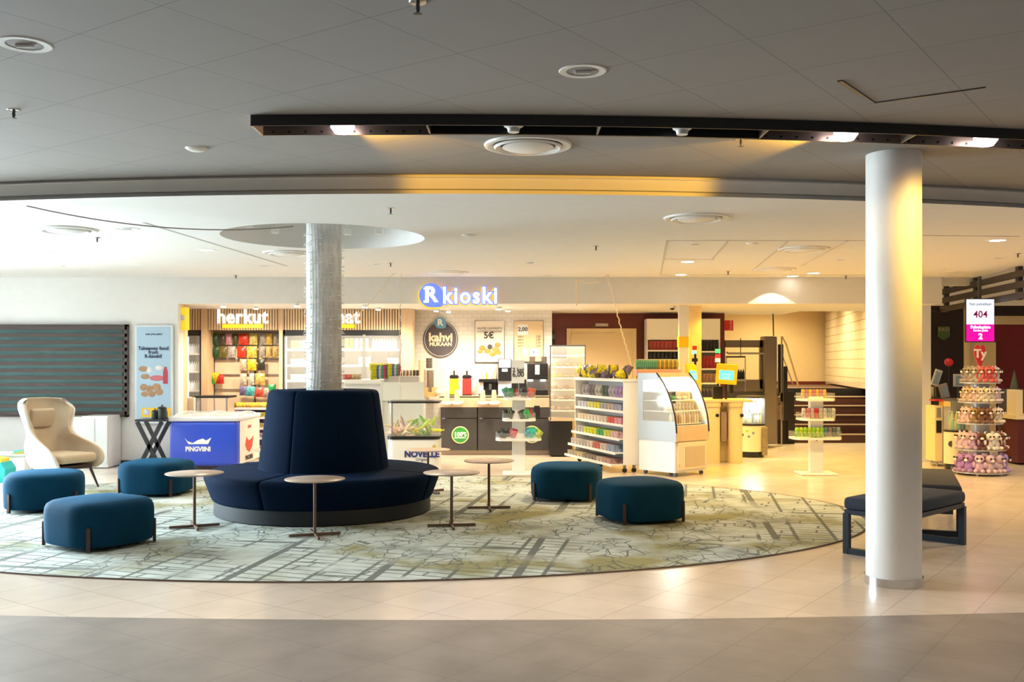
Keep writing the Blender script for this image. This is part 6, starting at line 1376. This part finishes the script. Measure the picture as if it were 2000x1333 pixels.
MB().pbox(1826, 1841, 793, 902, d, .35, .005).obj('front_body', CK, t); MB().pbox(1841, 1857, 795, 904, d + .03, .32).obj('side_body', mat('taupe_side', (.42, .36, .32), .5), t); MB().pbox(1829, 1839, 822, 846, d - .01, .01).obj('dark_window', BLACK, t); MB().pbox(1830, 1838, 797, 816, d - .01, .01).obj('grey_window', GREYM, t); MB().pbox(1844, 1857, 785, 795, d - .01, .2, .01).obj('yellow_tray', YELL, t); MB().pbox(1825, 1845, 781, 784, d, .2).obj('red_tray', mat('tray_red', (.6, .03, .03), .4), t)
for px in (1831, 1850): MB().pbox(px - 1, px + 1, 902, 710 + H * F / d, d + .02, .03).obj('leg', GREYM, t)
d = 14.75; cx = X(1876, d); rr = 22 / F * d; cyy = d + rr; z1 = Z(845, d); z2 = Z(783, d)
t = thing('round_cooler', 'round white cooler with a clear top next to the plush toy rack', 'cooler', (cx, cyy, 0))
MB().cyl((cx, cyy, 0), (cx, cyy, .10), rr * .9, n=36).obj('foot', BLACK, t, smooth=True); MB().cyl((cx, cyy, .10), (cx, cyy, z1), rr, n=36).obj('body', mat('cooler_cream', (.82, .74, .58)), t, smooth=True); MB().cyl((cx, cyy, z1), (cx, cyy, z1 + .025), rr * 1.02, n=36).obj('rim', BLACK, t); MB().cyl((cx, cyy, z2), (cx, cyy, z2 + .025), rr * 1.02, n=36).obj('top_rim', DGREY, t); MB().cyl((cx, cyy, z1 + .025), (cx, cyy, z2), rr, n=36, cap=False).obj('glass_wall', GLASS, t, smooth=True)
def onc(px, py, r, mt, nm):
    a = math.asin(max(-1, min(1, (X(px, d) - cx) / rr))); x_, y_ = cx + rr * math.sin(a), cyy - rr * math.cos(a); MB().cyl((x_ , y_ - .005, Z(py, d)), (x_, y_ + .02, Z(py, d)), r, n=18).obj(nm, mt, t)
onc(1861, 868, .045, mat('print_slate', (.08, .1, .16), .5), 'print_spot'); onc(1870, 862, .02, mat('print_gold', (.6, .45, .05)), 'print_spot'); onc(1878, 868, .022, mat('print_blue2', (.12, .25, .5), .5), 'print_spot'); onc(1886, 858, .022, mat('print_gold', (.6, .45, .05)), 'print_spot')
for k in range(22):
    a = random.uniform(math.pi, 2 * math.pi); r = rr * random.uniform(.3, .75)
    BOTTLE.put((cx + r * math.cos(a), cyy + r * math.sin(a), z1 + .03 + random.choice([0, .1])), [(.1, .4, .5), (.45, .45, .2)][k % 2] , '%s bottle in the %s half of the cooler by the plush toys' % (('teal', 'olive')[k % 2], 'left' if math.cos(a) < 0 else 'right'), 'bottle', 'plush side cooler %s bottles %s' % (('teal', 'olive')[k % 2], 'left' if math.cos(a) < 0 else 'right'), 0, .8)
# plush rack
d = 14.0; cx, cyy = X(1938, d), d + .38
t = thing('plush_rack', 'round five tier grey rack of soft toys with a red heart sign on top', 'display rack', (cx, cyy, 0))
GRS = mat('rack_grey', (.55, .54, .53), .35, .2)
tiers = [(Z(748, d), .27), (Z(787, d), .29), (Z(829, d), .31), (Z(881, d), .35), (Z(926, d), .37)]
for z, r in tiers:
    MB().cyl((cx, cyy, z - .015), (cx, cyy, z), r, n=40).obj('shelf', GRS, t, smooth=True)
    m = MB(); n = 40; vs = []
    for k in range(n):
        a = 2 * math.pi * k / n; vs += [(cx + r * math.cos(a), cyy + r * math.sin(a), z), (cx + (r + .02) * math.cos(a), cyy + (r + .02) * math.sin(a), z + .05)]
    m.add(vs, [(2 * k, (2 * k + 2) % (2 * n), (2 * k + 3) % (2 * n), 2 * k + 1) for k in range(n)]); m.obj('clear_rim', GLASS, t, recalc=False)
MB().cyl((cx, cyy, .06), (cx, cyy, Z(752, d)), .13, n=28).obj('core', GRS, t, smooth=True)
for k in range(5): a = k * 2 * math.pi / 5 + .4; MB().cyl((cx + .3 * math.cos(a), cyy + .3 * math.sin(a), .0), (cx + .3 * math.cos(a), cyy + .3 * math.sin(a), Z(926, d) - .01), .02, n=10).obj('caster', CHROME, t)
hz = Z(694, d); HS = .19
hp_ = [(cx + HS * .42 * 16 * math.sin(a) ** 3 / 16, hz + HS * .85 * (13 * math.cos(a) - 5 * math.cos(2 * a) - 2 * math.cos(3 * a) - math.cos(4 * a)) / 13) for a in [2 * math.pi * k / 40 for k in range(40)]]
MB().prism(hp_, 'y', cyy - .015, cyy + .015).obj('heart_sign', mat('heart_red', (.62, .03, .05), .4), t); text('heart_text', 'Ty', .17, (cx, cyy - .018, hz + .02), INKW, t, ext=.002, bold=.006)
MB().cyl((cx, cyy, Z(750, d)), (cx, cyy, hz - .1), .012, n=10).obj('heart_post', GRS, t)
def plush_mb():
    m = MB(); m.ball((0, 0, .05), .045, 1, .85, 1.15, 12, 8); m.ball((0, -.012, .122), .042, 1, .9, .92, 12, 8)
    for s in (-1, 1): m.ball((s * .032, 0, .158), .017, 1, .5, 1.1, 8, 6); m.ball((s * .045, -.02, .07), .017, 1, 1, 1.7, 8, 6); m.ball((s * .028, -.04, .018), .02, 1, 1.4, .9, 8, 6)
    return m
EYE = mat('plush_eye', (.01, .01, .012), .1); MUZ = mat('plush_muzzle', (.8, .72, .7), .9)
def plush():
    o = plush_mb().obj('soft_toy', FUR, None, smooth=True)
    for s in (-1, 1): MB().ball((s * .017, -.047, .130), .0095, u=8, v=6).obj('eye', EYE, o, world=False, smooth=True)
    MB().ball((0, -.05, .112), .014, 1.2, .6, .9, 8, 6).obj('muzzle', MUZ, o, world=False, smooth=True); return o
PL = Goods(plush)
rowsP = [(0, 9, 1.35, [((.35, .28, .26), 'brown grey'), ((.45, .4, .38), 'grey'), ((.65, .15, .15), 'red'), ((.7, .1, .1), 'bright red'), ((.5, .48, .46), 'pale grey'), ((.7, .5, .55), 'pink')]),
         (1, 9, 1.25, [((.6, .45, .35), 'tan'), ((.7, .5, .5), 'rose'), ((.75, .68, .55), 'cream'), ((.6, .55, .5), 'beige'), ((.65, .5, .6), 'lilac'), ((.72, .62, .62), 'pale pink')]),
         (2, 9, 1.35, [((.72, .5, .52), 'pink'), ((.32, .22, .1), 'leopard brown'), ((.18, .08, .05), 'dark brown'), ((.55, .45, .35), 'tan'), ((.75, .68, .58), 'cream'), ((.02, .02, .02), 'black')]),
         (3, 9, 1.5, [((.7, .5, .6), 'pink'), ((.5, .35, .55), 'lilac'), ((.12, .04, .03), 'dark brown'), ((.75, .72, .7), 'white'), ((.2, .06, .04), 'russet'), ((.74, .7, .66), 'off white'), ((.5, .12, .08), 'red brown')]),
         (4, 7, 1.6, [((.45, .25, .6), 'purple'), ((.7, .48, .65), 'pink lilac'), ((.65, .5, .62), 'mauve'), ((.42, .3, .62), 'violet'), ((.6, .35, .5), 'rose purple')])]
tn = ['top', 'second', 'third', 'fourth', 'lowest']
for ti, n, sc, cs in rowsP:
    z, r = tiers[ti]
    for k in range(n):
        a = math.pi + math.pi * (k + .5) / n; c, nm = cs[min(len(cs) - 1, int(k / n * len(cs)))]
        PL.put((cx + (r - .045) * math.cos(a), cyy + (r - .045) * math.sin(a), z), c, '%s soft toy, %s plush rack tier, ' % (nm, tn[ti]) + nth(k, n), 'soft toy', '%s toys, %s tier' % (nm, tn[ti]), a + math.pi / 2, sc)
for k, (dx, c, nm) in enumerate(((-.33, (.72, .5, .55), 'pink'), (.33, (.6, .42, .45), 'rose'))):
    pass
# right edge desk and small lit things
d = 15.6; t = thing('display_counter', 'cream and red display counter at the right picture edge', 'counter', (X(1998, d), d, 0)); MB().pbox(1985, 2080, 812, 820, d, .6).obj('ledge', CK, t); MB().pbox(1988, 2080, 820, 905, d + .03, .55).obj('body', mat('counter_maroon', (.10, .012, .015), .5), t); MB().pbox(1984, 1998, 762, 812, d + .1, .3, .01).obj('box', CK, t)
MB().lathe([(.001, 0), (.07, 0), (.001, .32)], 16, (X(1981, 16.5), 16.5, Z(738, 16.5))).obj('toy_cone', mat('cone_green', (.08, .10, .06), .7)); o = bpy.data.objects['toy_cone']; tag(o, 'small dark green cone tree behind the plush rack', 'ornament'); o.location.z = Z(760, 16.5)
tag(MB().cyl((X(1975, 16.5), 16.5, 0), (X(1975, 16.5), 16.5, Z(760, 16.5) - .001), .2, n=24).obj('round_plinth', DARK), 'dark round plinth behind the plush rack', 'plinth')
